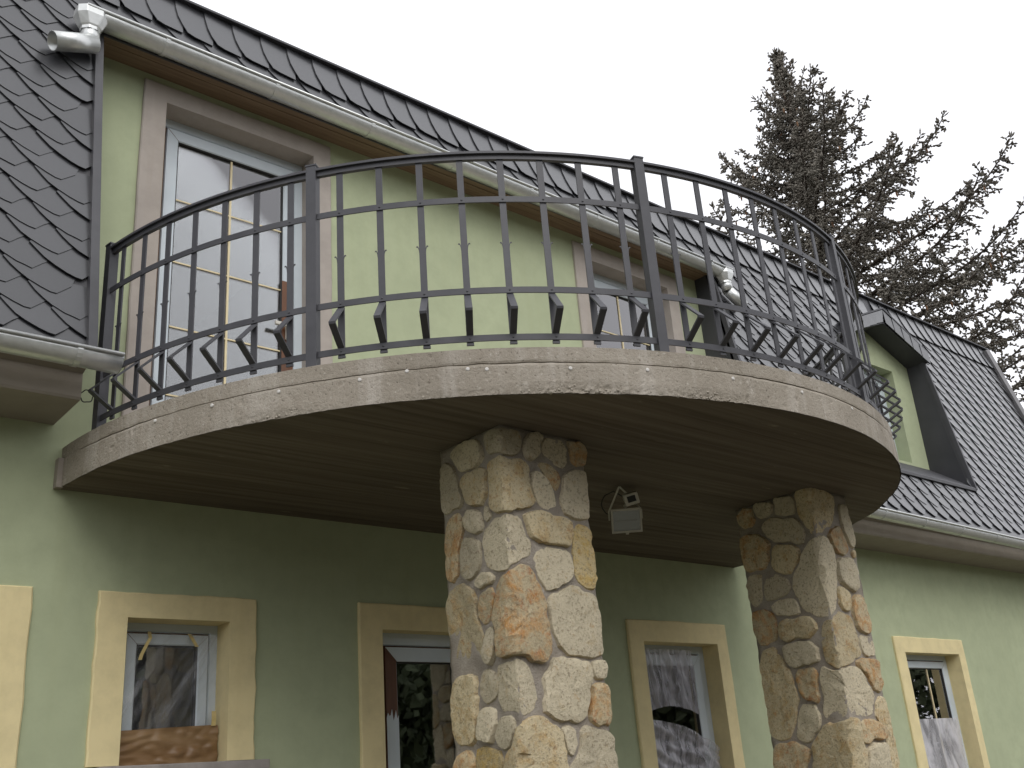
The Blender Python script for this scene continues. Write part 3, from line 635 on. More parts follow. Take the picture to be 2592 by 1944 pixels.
for sg in (-1, 1):
    pts = [(sg*0.0155, -0.026), (sg*0.0172, -0.008), (sg*0.0205, 0.004), (sg*0.0265, 0.0075), (sg*0.0285, 0.0055), (sg*0.0265, 0.0125), (sg*0.0195, 0.0115), (sg*0.0155, 0.000)]
    bal.extrude([(x, zc_+z) for x, z in pts], 1, -0.0045, -0.0005)
for z in (ZBM, ZLM, ZUM):
    bal.tube([(0, -0.010, z-z0), (0, -0.0135, z-z0), (0, -0.0145, z-z0)], [0.0055, 0.0045, 0.002], 6)
bal.box(-0.0165, 0.0165, -0.005, 0.005, 3.367-z0, 3.378-z0)
bme = bal.mesh('baluster'); bme.materials.append(IRON)
br = MB(); t = 0.0065
ou = [(0.004, ZLM-0.016-z0), (0.121, 3.500-z0), (0.129, 3.492-z0), (0.126, 3.481-z0), (0.004, ZBM+0.012-z0)]
inn = [(0.004, ZLM-0.027-z0), (0.1145, 3.4965-z0), (0.119, 3.491-z0), (0.117, 3.486-z0), (0.004, ZBM+0.022-z0)]
for i in range(4):
    q = [ou[i], ou[i+1], inn[i+1], inn[i]]; br.prism([(-0.0155, -o, z) for o, z in q], [(0.0155, -o, z) for o, z in q])
brme = br.mesh('bracket'); brme.materials.append(IRON)
BARS = [-1.388+0.068*k for k in range(7)]+[-0.888+0.071*k for k in range(8)]+[-0.290+0.0712*k for k in range(8)]+[0.290+0.0672*k for k in range(8)]+[0.872+0.0672*k for k in range(8)]
for a in BARS:
    loc = (RR*math.sin(a)-rb.x, CY-RR*math.cos(a)-rb.y, 0); da = random.gauss(0, 0.004)
    link('baluster', bme, IRON, rail, loc=loc, rot=(0, 0, a)); link('bracket', brme, IRON, rail, loc=loc, rot=(0, 0, a+random.gauss(0, 0.012)))
# coil of wire hung on the first bracket
c = Vector((-2.768, -0.375, 3.492)); mb = MB()
d = (c-CAM).normalized(); ax = d.orthogonal().normalized(); ay = d.cross(ax); ax = (ax*0.98+d*0.2).normalized()
pth = [c+(0.030+0.0022*math.sin(5*t_))*(math.cos(t_)*ax+math.sin(t_)*ay)+d*0.004*math.sin(2.3*t_) for t_ in [i*0.25 for i in range(150)]]
mb.tube(pth, 0.0028, 5); mb.tube([c+ax*0.03, c+Vector((0.04, -0.01, 0.02)), c+Vector((0.085, 0.0, 0.0))], 0.0025, 5)
tag(mb.build('wire_coil', RUBBER), 'small dark coil of wire hooked on the railing end beside the eaves', 'wire coil')

# ------------------------------------------------------------------ stone pillars
STONES_FRONT=[
(0,[(-8,311),(1,310),(11,311),(13,307),(11,299),(1,298),(-8,301),(-9,307)]),
(0,[(15,307),(21,312),(28,311),(25,305),(21,299),(14,299)]),
(0,[(29,310),(37,310),(41,307),(42,301),(38,296),(31,298),(26,302),(25,305)]),
(2,[(44,309),(53,311),(55,305),(53,300),(46,299),(43,302)]),
(2,[(24,296),(30,296),(34,292),(37,288),(33,283),(30,286),(25,291)]),
(0,[(-33,311),(-25,311),(-19,306),(-15,301),(-18,296),(-27,296),(-33,300),(-35,306)]),
(0,[(-44,301),(-37,299),(-35,294),(-31,283),(-35,281),(-43,281),(-44,289)]),
(1,[(-28,294),(-17,295),(-12,290),(-12,282),(-18,278),(-26,284),(-30,291)]),
(1,[(-8,295),(-2,296),(4,294),(10,296),(13,292),(15,284),(17,275),(9,273),(0,271),(-10,273),(-10,280),(-10,290)]),
(0,[(19,288),(24,290),(28,286),(30,280),(29,274),(22,276),(18,280),(16,284)]),
(0,[(38,291),(51,295),(54,291),(53,278),(50,273),(43,273),(39,276),(36,281)]),
(0,[(-15,274),(-12,275),(-11,270),(-14,268),(-16,271)]),
(0,[(-28,272),(-24,274),(-18,273),(-16,267),(-18,265),(-24,265),(-27,268)]),
(2,[(-41,273),(-36,277),(-33,272),(-33,265),(-36,260),(-36,251),(-40,248),(-45,253),(-46,259),(-45,265)]),
(0,[(-16,263),(-10,267),(0,267),(9,268),(10,265),(8,261),(11,259),(13,252),(5,251),(1,248),(-3,245),(-11,246),(-16,250),(-17,256)]),
(1,[(10,269),(15,271),(23,271),(31,268),(39,267),(40,262),(37,258),(30,257),(20,258),(16,261),(12,265)]),
(3,[(42,265),(48,267),(51,264),(53,259),(54,251),(54,243),(49,239),(44,242),(42,249),(41,258)]),
(0,[(-31,264),(-25,263),(-20,259),(-19,251),(-25,246),(-28,246),(-33,250),(-33,257)]),
(0,[(16,251),(21,255),(30,256),(37,254),(37,249),(33,243),(28,238),(21,237),(17,241),(15,246)]),
(1,[(-41,239),(-34,240),(-27,238),(-26,229),(-25,222),(-23,216),(-25,208),(-30,206),(-39,206),(-41,213),(-44,222),(-45,233)]),
(0,[(-24,242),(-18,244),(-11,243),(-14,241),(-21,240)]),
(2,[(-20,235),(-15,238),(-12,236),(-14,231),(-17,226),(-20,224),(-22,229)]),
(2,[(-7,239),(4,242),(11,245),(15,242),(16,235),(17,225),(17,217),(16,211),(15,207),(7,208),(0,208),(-5,206),(-9,208),(-11,216),(-11,223),(-9,231)]),
(0,[(-13,220),(-12,217),(-15,211),(-17,205),(-19,205),(-20,211),(-17,217)]),
(0,[(25,233),(32,236),(43,235),(51,233),(51,225),(53,215),(54,208),(49,207),(39,208),(32,209),(28,215),(25,220),(23,228)]),
(0,[(24,203),(31,203),(42,204),(43,196),(40,189),(38,184),(32,180),(24,180),(19,181),(16,185),(19,190),(18,196),(22,199)]),
(0,[(46,204),(54,206),(54,202),(51,197),(46,198)]),
(2,[(44,194),(50,196),(53,191),(54,184),(53,178),(46,177),(42,181),(42,188)]),
(0,[(-25,199),(-19,203),(-14,199),(-12,195),(-15,191),(-21,190),(-25,192),(-26,197)]),
(0,[(-11,203),(-2,205),(3,204),(4,198),(6,192),(7,187),(6,183),(3,182),(-2,186),(-6,185),(-11,185),(-13,192),(-13,198)]),
(1,[(-40,200),(-34,201),(-27,199),(-27,192),(-30,187),(-28,183),(-31,176),(-38,176),(-44,179),(-46,184),(-44,191)]),
(0,[(-26,186),(-17,186),(-16,180),(-18,174),(-23,172),(-27,175),(-28,181)]),
(0,[(-12,182),(-5,181),(-5,177),(-9,171),(-14,172),(-17,175),(-15,179)]),
(1,[(0,178),(7,181),(13,178),(20,176),(22,171),(22,163),(19,156),(-9,158),(-8,166),(-4,171)]),
(0,[(23,176),(28,177),(31,173),(31,168),(27,164),(25,169)]),
(0,[(34,174),(42,175),(50,174),(53,168),(55,161),(55,153),(28,155),(28,162),(33,168)]),
(3,[(-30,170),(-22,171),(-17,168),(-16,164),(-21,158),(-33,159),(-32,166)]),
(2,[(-42,165),(-37,168),(-32,167),(-32,164),(-35,159),(-44,159)]),
]
STONES_REAR=[
(1,[(-8,313),(-2,313),(15,313),(23,309),(20,299),(18,292),(7,289),(-1,285),(-3,288),(-8,294),(-10,303)]),
(0,[(-25,312),(-12,310),(-11,306),(-12,299),(-21,299),(-26,302)]),
(0,[(-41,312),(-32,311),(-26,307),(-28,303),(-37,303),(-42,306)]),
(2,[(-50,312),(-43,309),(-43,303),(-50,301),(-52,305)]),
(0,[(-34,299),(-24,298),(-11,294),(-10,289),(-12,282),(-20,282),(-30,286),(-35,291)]),
(2,[(-54,290),(-40,288),(-34,284),(-37,275),(-47,272),(-55,274)]),
(1,[(-32,281),(-20,281),(-16,275),(-19,267),(-29,266),(-34,271)]),
(0,[(34,301),(40,303),(42,298),(40,289),(40,282),(36,279),(33,285),(34,293)]),
(2,[(16,285),(25,287),(29,283),(32,277),(25,274),(19,277),(16,281)]),
(0,[(-15,265),(-6,273),(2,280),(10,276),(10,265),(10,255),(8,244),(4,239),(-2,236),(-12,237),(-17,241),(-20,248),(-19,256)]),
(0,[(-41,263),(-34,264),(-28,259),(-28,253),(-34,250),(-41,251),(-45,255)]),
(0,[(-28,247),(-22,246),(-21,239),(-28,238),(-36,242),(-39,246),(-35,250)]),
(1,[(-30,237),(-13,235),(-13,230),(-20,226),(-32,224),(-37,230),(-36,235)]),
(2,[(-53,243),(-42,242),(-38,235),(-42,227),(-49,225),(-52,232),(-55,240)]),
(0,[(-52,265),(-44,265),(-45,255),(-49,250),(-54,251),(-54,259)]),
(0,[(-34,221),(-24,223),(-19,218),(-15,213),(-22,209),(-30,208),(-36,212),(-36,217)]),
(1,[(-5,230),(0,228),(12,235),(20,233),(22,223),(25,213),(12,207),(-1,204),(-5,206),(-6,216)]),
(0,[(21,267),(30,269),(34,264),(32,252),(24,252),(18,259)]),
(1,[(14,250),(24,249),(24,243),(16,238),(13,243)]),
(2,[(26,245),(36,246),(36,236),(40,229),(35,225),(28,227),(26,234)]),
(0,[(28,223),(39,222),(41,213),(30,211),(25,217)]),
(2,[(17,208),(29,210),(40,209),(42,202),(38,194),(30,194),(24,202),(19,204)]),
(1,[(-49,219),(-45,223),(-45,213),(-39,215),(-36,208),(-34,196),(-34,186),(-39,176),(-45,169),(-51,171),(-53,182),(-53,195),(-53,208)]),
(2,[(-30,207),(-23,207),(-18,204),(-18,196),(-17,188),(-21,188),(-26,191),(-29,199)]),
(0,[(-11,204),(-1,203),(8,205),(20,204),(25,197),(30,188),(27,181),(11,182),(-1,181),(-3,178),(-10,177),(-15,180),(-14,189),(-14,197)]),
(0,[(-31,185),(-23,186),(-21,179),(-22,173),(-28,168),(-36,168),(-34,176)]),
(1,[(-23,168),(-13,173),(3,176),(4,170),(5,161),(5,151),(5,143),(-26,144),(-25,154),(-26,162)]),
(2,[(11,171),(25,172),(36,170),(33,165),(19,165),(10,165)]),
(1,[(30,184),(40,185),(42,178),(43,164),(44,150),(36,146),(34,158),(35,171),(29,178)]),
(0,[(19,162),(30,162),(32,154),(28,143),(7,144),(13,153)]),
(2,[(-51,164),(-41,165),(-31,160),(-36,157),(-42,146),(-52,147)]),
]

def resample(poly, step):
    out = []
    for i, p in enumerate(poly):
        q = poly[(i+1) % len(poly)]; l = math.hypot(q[0]-p[0], q[1]-p[1]); n = max(1, int(round(l/step)))
        for k in range(n): out.append((p[0]+(q[0]-p[0])*k/n, p[1]+(q[1]-p[1])*k/n))
    return out
def smooth_poly(P, it=1):
    for _ in range(it): P = [((P[i-1][0]+2*P[i][0]+P[(i+1) % len(P)][0])/4, (P[i-1][1]+2*P[i][1]+P[(i+1) % len(P)][1])/4) for i in range(len(P))]
    return P
def stone_obj(parent, poly, fmap, h0, k, seed):
    P = resample(poly, 0.020); P = [(0.15*P[i-1][0]+0.7*P[i][0]+0.15*P[(i+1) % len(P)][0], 0.15*P[i-1][1]+0.7*P[i][1]+0.15*P[(i+1) % len(P)][1]) for i in range(len(P))]; n = len(P)
    cx = sum(p[0] for p in P)/n; cz = sum(p[1] for p in P)/n
    P = [(x+0.010*nz(x+seed, z, 1, 26)+0.004*nz(x+seed, z, 1, 90), z+0.010*nz(x, z+seed, 5, 26)+0.004*nz(x, z+seed, 5, 90)) for x, z in P]
    size = max(0.04, math.sqrt(sum((p[0]-cx)**2+(p[1]-cz)**2 for p in P)/n))
    tx, tz = random.gauss(0, 0.05), random.gauss(0, 0.05)
    mb = MB(); e1, e2, e3 = 1+0.010/size, 1+0.005/size, 1-0.003/size
    rings = [(e1, -0.045), (e2, -0.012), (e3, h0*0.80), (1-0.014/size, h0*0.97), (0.72, h0), (0.5, h0), (0.25, h0)]
    for ri, (f, h) in enumerate(rings):
        for x, z in P:
            xx, zz = cx+(x-cx)*f, cz+(z-cz)*f; hh = h
            if ri > 0: hh += 0.0060*nz(xx+seed*3, zz, 2, 11)+0.0060*nz(xx, zz+seed, 2, 34)+0.0025*nz(xx, zz+seed, 7, 80)
            if ri > 1: hh += max(-0.012, min(0.012, (xx-cx)*tx+(zz-cz)*tz))
            mb.v.append(fmap(xx, zz, hh))
    mb.v.append(fmap(cx, cz, h0)); m = len(rings)
    for r in range(m-1):
        for i in range(n): mb.f.append((r*n+i, r*n+(i+1) % n, (r+1)*n+(i+1) % n, (r+1)*n+i))
    for i in range(n): mb.f.append(((m-1)*n+i, (m-1)*n+(i+1) % n, m*n))
    me = mb.mesh('stone', base_of(parent)); me.polygons.foreach_set('use_smooth', [True]*len(me.polygons)); me.set_sharp_from_angle(angle=math.radians(28))
    return link('stone', me, STONE[k], parent)
def pillar(label, stones, xa, ya, xb, yb):
    P = thing('stone_pillar', ((xa+xb)/2, (ya+yb)/2, 0), label, 'pillar', 'pillars carrying the balcony')
    core = MB(); ins = 0.005; per = []; nsd = 22
    X0, X1, Ya, Yb = xa+ins, xb-ins, ya+ins, yb-ins
    for i in range(nsd): per.append((X0+(X1-X0)*i/nsd, Ya))
    for i in range(nsd): per.append((X1, Ya+(Yb-Ya)*i/nsd))
    for i in range(nsd): per.append((X1-(X1-X0)*i/nsd, Yb))
    for i in range(nsd): per.append((X0, Yb-(Yb-Ya)*i/nsd))
    cxm, cym = (X0+X1)/2, (Ya+Yb)/2; rows = 130
    for j in range(rows+1):
        z = (ZB-0.0)*j/rows
        for x, y in per:
            d = 0.005*nz(x, y, z, 5)+0.006*nz(x, y, z, 16)+0.004*nz(x, y, z, 50); v = Vector((x-cxm, y-cym, 0)).normalized()
            core.v.append((x+v.x*d, y+v.y*d, z))
    m = len(per)
    for j in range(rows):
        for i in range(m): core.f.append((j*m+i, j*m+(i+1) % m, (j+1)*m+(i+1) % m, (j+1)*m+i))
    core.f.append(tuple(range(m))); core.f.append(tuple(rows*m+i for i in range(m)))
    core.build('mortar_core', MORTAR, P, smooth=True)
    def fmap(s_, z, h):
        c = 0.012; t_ = max(0.0, min(1.0, (s_+c)/(2*c))); nx, ny = -(1-t_), -t_; l = math.hypot(nx, ny); l = max(l, 0.80)
        return (xa+max(s_, 0)+nx/l*h, ya+max(-s_, 0)+ny/l*h, z)
    polys = [[(a/100, b/100) for a, b in q] for k, q in stones]; wS, dS = xb-xa, yb-ya
    def dist(q, s_, z):
        m = 9; ins_ = False
        for i in range(len(q)):
            (x0, y0), (x1, y1) = q[i-1], q[i]
            if (y0 > z) != (y1 > z) and s_ < (x1-x0)*(z-y0)/(y1-y0)+x0: ins_ = not ins_
            t_ = max(0, min(1, ((s_-x0)*(x1-x0)+(z-y0)*(y1-y0))/max(1e-9, (x1-x0)**2+(y1-y0)**2))); m = min(m, math.hypot(s_-x0-t_*(x1-x0), z-y0-t_*(y1-y0)))
        return 0 if ins_ else m
    grown = []
    for i, q in enumerate(polys):
        Q = resample(q, 0.02); n = len(Q); ar = sum(Q[j-1][0]*Q[j][1]-Q[j][0]*Q[j-1][1] for j in range(n)); sg = 1 if ar > 0 else -1; G = []
        for j in range(n):
            (x0, y0), (x1, y1) = Q[j-2], Q[(j+2) % n]; tx, tz = x1-x0, y1-y0; l = math.hypot(tx, tz) or 1; nx, nz_ = sg*tz/l, -sg*tx/l
            best = 0.0
            for gr_ in (0.006, 0.012, 0.018, 0.024, 0.030, 0.036, 0.042):
                s_, z = Q[j][0]+nx*gr_, Q[j][1]+nz_*gr_
                d = min(dist(o, s_, z) for m_, o in enumerate(polys) if m_ != i)
                if d < gr_+0.012 or s_ > wS+0.004 or s_ < -dS-0.004 or z > ZB-0.012: break
                best = gr_
            G.append((Q[j][0]+nx*best, Q[j][1]+nz_*best))
        G = [((G[j-1][0]+2*G[j][0]+G[(j+1) % n][0])/4, (G[j-1][1]+2*G[j][1]+G[(j+1) % n][1])/4) for j in range(n)]
        grown.append(G)
    for i, ((k, q), G) in enumerate(zip(stones, grown)):
        stone_obj(P, G, fmap, random.choice((0.002, 0.006, 0.010, 0.016, 0.022)), k, i*1.7+xa)
    placed = []
    for _ in range(700):
        s_, z = random.uniform(-dS+0.03, wS-0.03), random.uniform(1.5, ZB-0.06); r_ = min(min(dist(o, s_, z) for o in grown)-0.014, 0.05)
        if r_ < 0.02 or any(math.hypot(s_-a, z-b) < r_+c+0.012 for a, b, c in placed) or abs(s_) < r_+0.01: continue
        placed.append((s_, z, r_)); st = random.uniform(1.0, 1.7); an = random.uniform(-0.5, 0.5)
        q = []
        for u_, v_ in ((-1, -0.5), (-0.4, -1), (0.6, -0.9), (1, -0.2), (0.8, 0.8), (-0.1, 1), (-0.9, 0.6)):
            u2, v2 = u_*random.uniform(0.75, 1.05), v_*st*random.uniform(0.75, 1.05); q.append((s_+r_*(u2*math.cos(an)-v2*math.sin(an)), z+r_*(u2*math.sin(an)+v2*math.cos(an))))
        stone_obj(P, q, fmap, random.uniform(0.0, 0.006), random.choice((0, 0, 1, 2)), random.uniform(0, 40))
    faces = [(lambda s_, z, h: (xb+h, ya+s_, z), yb-ya, 0.0, ZB-0.02), (lambda s_, z, h: (xb-s_, yb+h, z), xb-xa, 0.0, ZB-0.02),
             (lambda s_, z, h: (xa+s_, ya-h, z), xb-xa, 0.0, 1.44), (lambda s_, z, h: (xa-h, yb-s_, z), yb-ya, 0.0, 1.44)]
    for f, wd, z0_, z1_ in faces:
        z = z0_+0.02
        while z < z1_-0.1:
            hrow = random.uniform(0.16, 0.26); hrow = min(hrow, z1_-z); x = 0.015
            while x < wd-0.08:
                ww = random.uniform(0.13, 0.24); ww = wd-0.015-x if wd-0.015-x-ww < 0.09 else ww
                gp = 0.014; q = []
                for (u_, v_) in ((0,0.15),(0.2,0),(0.8,0.02),(1,0.2),(1,0.8),(0.8,1),(0.25,1),(0,0.8)):
                    q.append((x+gp+(ww-2*gp)*u_+random.gauss(0, 0.008), z+gp+(hrow-2*gp)*v_+random.gauss(0, 0.01)))
                stone_obj(P, q, f, random.uniform(0.003, 0.012), random.choice((0, 0, 0, 1, 1, 2)), random.uniform(0, 50)); x += ww
            z += hrow
    return P
pillar('rubble stone pillar standing in front of the door with torn white film', STONES_FRONT, -1.38, -1.87, -0.845, -1.40)
pillar('rubble stone pillar standing between the film-covered doorway and the narrow side window', STONES_REAR, 1.09, -1.87, 1.51, -1.31)

# ------------------------------------------------------------------ gutters
def trough(parent, x0, x1, yc, zc, r, slope=0.0):
    mb = MB(); nx, na = 24, 14
    for i in range(nx+1):
        x = x0+(x1-x0)*i/nx; z = zc+slope*(x-x0)
        for rr in (r, r-0.004):
            for k in range(na+1):
                a = math.pi+math.pi*k/na; mb.v.append((x, yc+rr*math.cos(a), z+rr*math.sin(a)))
    K_ = 2*(na+1)
    for i in range(nx):
        for k in range(na):
            mb.f.append((i*K_+k, i*K_+k+1, (i+1)*K_+k+1, (i+1)*K_+k)); mb.f.append((i*K_+na+1+k, i*K_+na+2+k, (i+1)*K_+na+2+k, (i+1)*K_+na+1+k))
        mb.f.append((i*K_, (i+1)*K_, (i+1)*K_+na+1, i*K_+na+1)); mb.f.append((i*K_+na, (i+1)*K_+na, (i+1)*K_+2*na+1, i*K_+2*na+1))
    mb.f.append(tuple(list(range(na+1))+[na+1+k for k in range(na, -1, -1)])); b0 = nx*K_; mb.f.append(tuple([b0+k for k in range(na+1)]+[b0+na+1+k for k in range(na, -1, -1)]))
    mb.build('trough', ZINC, parent, smooth=True).data
    mb = MB(); mb.tube([(x0, yc-r-0.004, zc+0.004), (x1, yc-r-0.004, zc+slope*(x1-x0)+0.004)], 0.0095, 10); mb.build('bead', ZINC, parent, smooth=True)
    for x in (x0, x1):
        z = zc+slope*(x-x0); mb = MB(); pf = [(yc+r*math.cos(math.pi+math.pi*k/na), z+r*math.sin(math.pi+math.pi*k/na)) for k in range(na+1)]
        mb.extrude(pf, 0, x-0.0025, x+0.0025); mb.build('end_cap', ZINC, parent)
def straps(parent, xs_, x0, yc, zc, r, slope=0.0):
    for x in xs_:
        z = zc+slope*(x-x0); mb = MB(); na = 12
        for dx in (-0.013, 0.013):
            for rr in (r+0.004, r+0.001):
                for k in range(na+1):
                    a = math.pi*0.97+math.pi*1.03*k/na; mb.v.append((x+dx, yc+rr*math.cos(a), z+rr*math.sin(a)))
        q = na+1
        for k in range(na):
            mb.f += [(k, k+1, 2*q+k+1, 2*q+k), (q+k, 3*q+k, 3*q+k+1, q+k+1), (k, q+k, q+k+1, k+1), (2*q+k, 2*q+k+1, 3*q+k+1, 3*q+k)]
        mb.f += [(0, 2*q, 3*q, q), (na, q+na, 3*q+na, 2*q+na)]
        mb.build('bracket', ZINC, parent)
def funnel(parent, x, yc, z, r):
    mb = MB(); n = 8; rings = [(0.092, 0.076, 0.004), (0.094, 0.078, -0.045), (0.066, 0.062, -0.108), (r+0.005, r+0.005, -0.118), (r+0.005, r+0.005, -0.138)]
    for sx, sy, dz in rings:
        for k in range(n):
            c_, s_ = math.cos(2*math.pi*(k+0.5)/n), math.sin(2*math.pi*(k+0.5)/n); q = 0.75 if dz > -0.08 else 1.0
            mb.v.append((x+sx*math.copysign(abs(c_)**q, c_), yc+sy*math.copysign(abs(s_)**q, s_), z+dz))
    for i in range(len(rings)-1):
        for k in range(n): mb.f.append((i*n+k, i*n+(k+1) % n, (i+1)*n+(k+1) % n, (i+1)*n+k))
    mb.build('outlet', ZINC, parent, bevel=0.004)
def pipe(parent, path, r, nm='elbow'):
    for i in range(len(path)-1):
        a, b = Vector(path[i]), Vector(path[i+1]); d = (b-a).normalized(); mb = MB(); n = 16
        u_ = d.orthogonal().normalized(); v_ = d.cross(u_)
        for (c_, rr) in ((a-d*0.012, r-0.002*i), (b+d*0.012, r-0.002*i), (b+d*0.012, r-0.002*i-0.003), (a-d*0.012, r-0.002*i-0.003)):
            for k in range(n): mb.v.append(tuple(c_+rr*(math.cos(2*math.pi*k/n)*u_+math.sin(2*math.pi*k/n)*v_)))
        for l in range(4):
            for k in range(n): mb.f.append((l*n+k, l*n+(k+1) % n, ((l+1) % 4)*n+(k+1) % n, ((l+1) % 4)*n+k))
        mb.build(nm, ZINC, parent, smooth=True)
gu = thing('roof_gutter', (0, -0.265, 5.84), 'long galvanised gutter with spouts at both ends above the balcony doors', 'gutter')
trough(gu, -2.93, 2.95, -0.268, 5.872, 0.068, -0.005); straps(gu, [-2.45+0.73*k for k in range(8)], -2.93, -0.268, 5.872, 0.068, -0.005)
funnel(gu, -2.885, -0.272, 5.874, 0.052); pipe(gu, [(-2.885, -0.272, 5.755), (-2.878, -0.275, 5.665)], 0.052); pipe(gu, [(-2.862, -0.278, 5.668), (-3.075, -0.30, 5.572)], 0.055)
funnel(gu, 2.90, -0.272, 5.845, 0.052); pipe(gu, [(2.902, -0.272, 5.725), (2.915, -0.275, 5.650)], 0.052); pipe(gu, [(2.922, -0.276, 5.642), (3.08, -0.295, 5.535)], 0.052)
gl = thing('roof_gutter', (-5.8, -0.575, 3.61), 'galvanised eaves gutter with closed end poking past the railing post', 'gutter')
trough(gl, -8.9, -2.695, -0.575, 3.628, 0.070); straps(gl, [-2.90-0.75*k for k in range(8)], -8.9, -0.575, 3.628, 0.070)
gr_ = thing('roof_gutter', (6, -0.575, 3.61), 'galvanised eaves gutter running under the shingled slope below the gabled roof window', 'gutter')
trough(gr_, 2.86, 9.6, -0.575, 3.640, 0.070, -0.0095); straps(gr_, [3.55+0.72*k for k in range(8)], 2.86, -0.575, 3.640, 0.070, -0.0095)

# ------------------------------------------------------------------ floodlight under the slab
fl = thing('floodlight', (0.0, -1.34, ZB), 'ivory halogen floodlight with motion sensor hanging under the balcony slab', 'floodlight')
fd = Vector((CAM.x-0.0+0.9, CAM.y+1.34, -2.2)).normalized()
fx = fd.cross(Vector((0, 0, 1))).normalized(); fx = -fx; fz = fx.cross(-fd).normalized()
if fz.z < 0: fz = -fz
FC = Vector((0.0, -1.34, 2.925))
def F(a, b, c): return FC+fx*a+fz*b+fd*c     # a right, b up, c towards the viewer side
def obox(mb, a0, a1, b0, b1, c0, c1, k=1.0):
    mb.add([F(a0*k, b0*k, c0), F(a1*k, b0*k, c0), F(a1*k, b1*k, c0), F(a0*k, b1*k, c0), F(a0, b0, c1), F(a1, b0, c1), F(a1, b1, c1), F(a0, b1, c1)], [(0,3,2,1),(4,5,6,7),(0,1,5,4),(1,2,6,5),(2,3,7,6),(3,0,4,7)])
mb = MB(); obox(mb, -0.082, 0.082, -0.066, 0.066, -0.075, 0.0, 0.62); mb.build('housing', WHITEPLASTIC, fl, bevel=0.004)
mb = MB()
for q in ((-0.088, 0.088, 0.058, 0.070), (-0.088, 0.088, -0.070, -0.058), (-0.088, -0.078, -0.058, 0.058), (0.078, 0.088, -0.058, 0.058)): obox(mb, *q, 0.001, 0.014)
mb.build('bezel', WHITEPLASTIC, fl)
mb = MB(); obox(mb, -0.077, 0.077, -0.057, 0.057, 0.0005, 0.003); mb.build('reflector', REFLECT, fl)
mb = MB(); mb.tube([F(-0.055, 0.0, 0.006), F(0.055, 0.0, 0.006)], 0.005, 8); mb.build('halogen_tube', WHITEPLASTIC, fl)
mb = MB(); obox(mb, -0.077, 0.077, -0.057, 0.057, 0.011, 0.0125); mb.build('lamp_glass', GLASS, fl)
mb = MB(); obox(mb, -0.008, 0.008, -0.080, -0.070, 0.0, 0.012); mb.build('clip', WHITEPLASTIC, fl)
mb = MB()
mb.tube([F(-0.094, 0.0, -0.03), F(-0.094, 0.05, -0.035), Vector((-0.075, -1.38, ZB-0.01)), Vector((-0.06, -1.37, ZB-0.004)), Vector((0.06, -1.30, ZB-0.004)), Vector((0.075, -1.30, ZB-0.01)), F(0.094, 0.05, -0.035), F(0.094, 0.0, -0.03)], 0.006, 6); mb.build('bracket', WHITEPLASTIC, fl)
sc_ = F(0.035, 0.125, 0.0)
def sbox(mb, a0, a1, b0, b1, c0, c1):
    rt = Matrix.Rotation(0.22, 3, fd); X, Z = rt @ fx, rt @ fz
    mb.add([sc_+X*a+Z*b+fd*c_ for a, b, c_ in ((a0,b0,c0),(a1,b0,c0),(a1,b1,c0),(a0,b1,c0),(a0,b0,c1),(a1,b0,c1),(a1,b1,c1),(a0,b1,c1))], [(0,3,2,1),(4,5,6,7),(0,1,5,4),(1,2,6,5),(2,3,7,6),(3,0,4,7)])
mb = MB(); sbox(mb, -0.042, 0.042, -0.034, 0.034, -0.035, 0.03); mb.build('sensor', WHITEPLASTIC, fl, bevel=0.006)
mb = MB(); sbox(mb, -0.024, 0.024, -0.016, 0.020, 0.0305, 0.034); mb.build('sensor_lens', RUBBER, fl)
mb = MB(); mb.tube([F(0.0, 0.075, -0.03), F(0.02, 0.10, -0.01)], 0.012, 8); mb.build('sensor_arm', WHITEPLASTIC, fl)
mb = MB(); mb.tube([F(-0.07, 0.02, -0.06)]+[F(-0.10-0.035*math.sin(t_*math.pi), 0.03+0.13*t_, -0.04) for t_ in (0.1, 0.3, 0.5, 0.7, 0.9)]+[F(-0.06, 0.17, -0.03), F(-0.03, 0.15, -0.02), F(0.0, 0.13, -0.01)], 0.0035, 6); mb.build('cable', RUBBER, fl)

# ------------------------------------------------------------------ films, paper and tape on the unfinished openings
def sheet(x0, x1, z0, z1, y, m, name, label, cat, ridge, amp=0.012, top=None, bot=None):
    mb = MB(); nx, nz_ = 44, 60
    for j in range(nz_+1):
        for i in range(nx+1):
            u_, v_ = i/nx, j/nz_
            zt = z1+(top(u_) if top else 0); zb = z0+(bot(u_) if bot else 0)
            x = x0+(x1-x0)*u_; z = zb+(zt-zb)*v_
            s_ = math.sin(ridge[0]*u_+ridge[1]*v_+2.2*nz(u_*3, v_*2, x0))
            d = amp*(0.5*s_*abs(s_)+0.9*nz(u_*4, v_*2.5, x0+4)+0.35*nz(u_*14, v_*6, x0))
            mb.v.append((x, y-abs(d)-0.002, z))
    mb.f = [(j*(nx+1)+i, j*(nx+1)+i+1, (j+1)*(nx+1)+i+1, (j+1)*(nx+1)+i) for j in range(nz_) for i in range(nx)]
    return tag(mb.build(name, m, smooth=True), label, cat)
sheet(-2.345, -1.815, 1.93, 2.43, 0.105, FILM_CLEAR, 'plastic_sheet', 'clear creased polythene taped over the small window above the brown paper', 'plastic sheet', (26, -20), 0.020)
sheet(1.51, 2.18, 1.95, 2.44, 0.115, FILM_MILKY, 'plastic_sheet', 'milky polythene gathered across the upper half of the unfinished doorway', 'plastic sheet', (30, 4), 0.022, bot=lambda u_: 0.07*math.sin(u_*3.1))
sheet(1.51, 2.34, 1.20, 1.90, 0.110, FILM_MILKY, 'plastic_sheet', 'loose polythene sagging across the lower half of the unfinished doorway', 'plastic sheet', (6, 24), 0.035, top=lambda u_: 0.03-0.22*u_*u_)
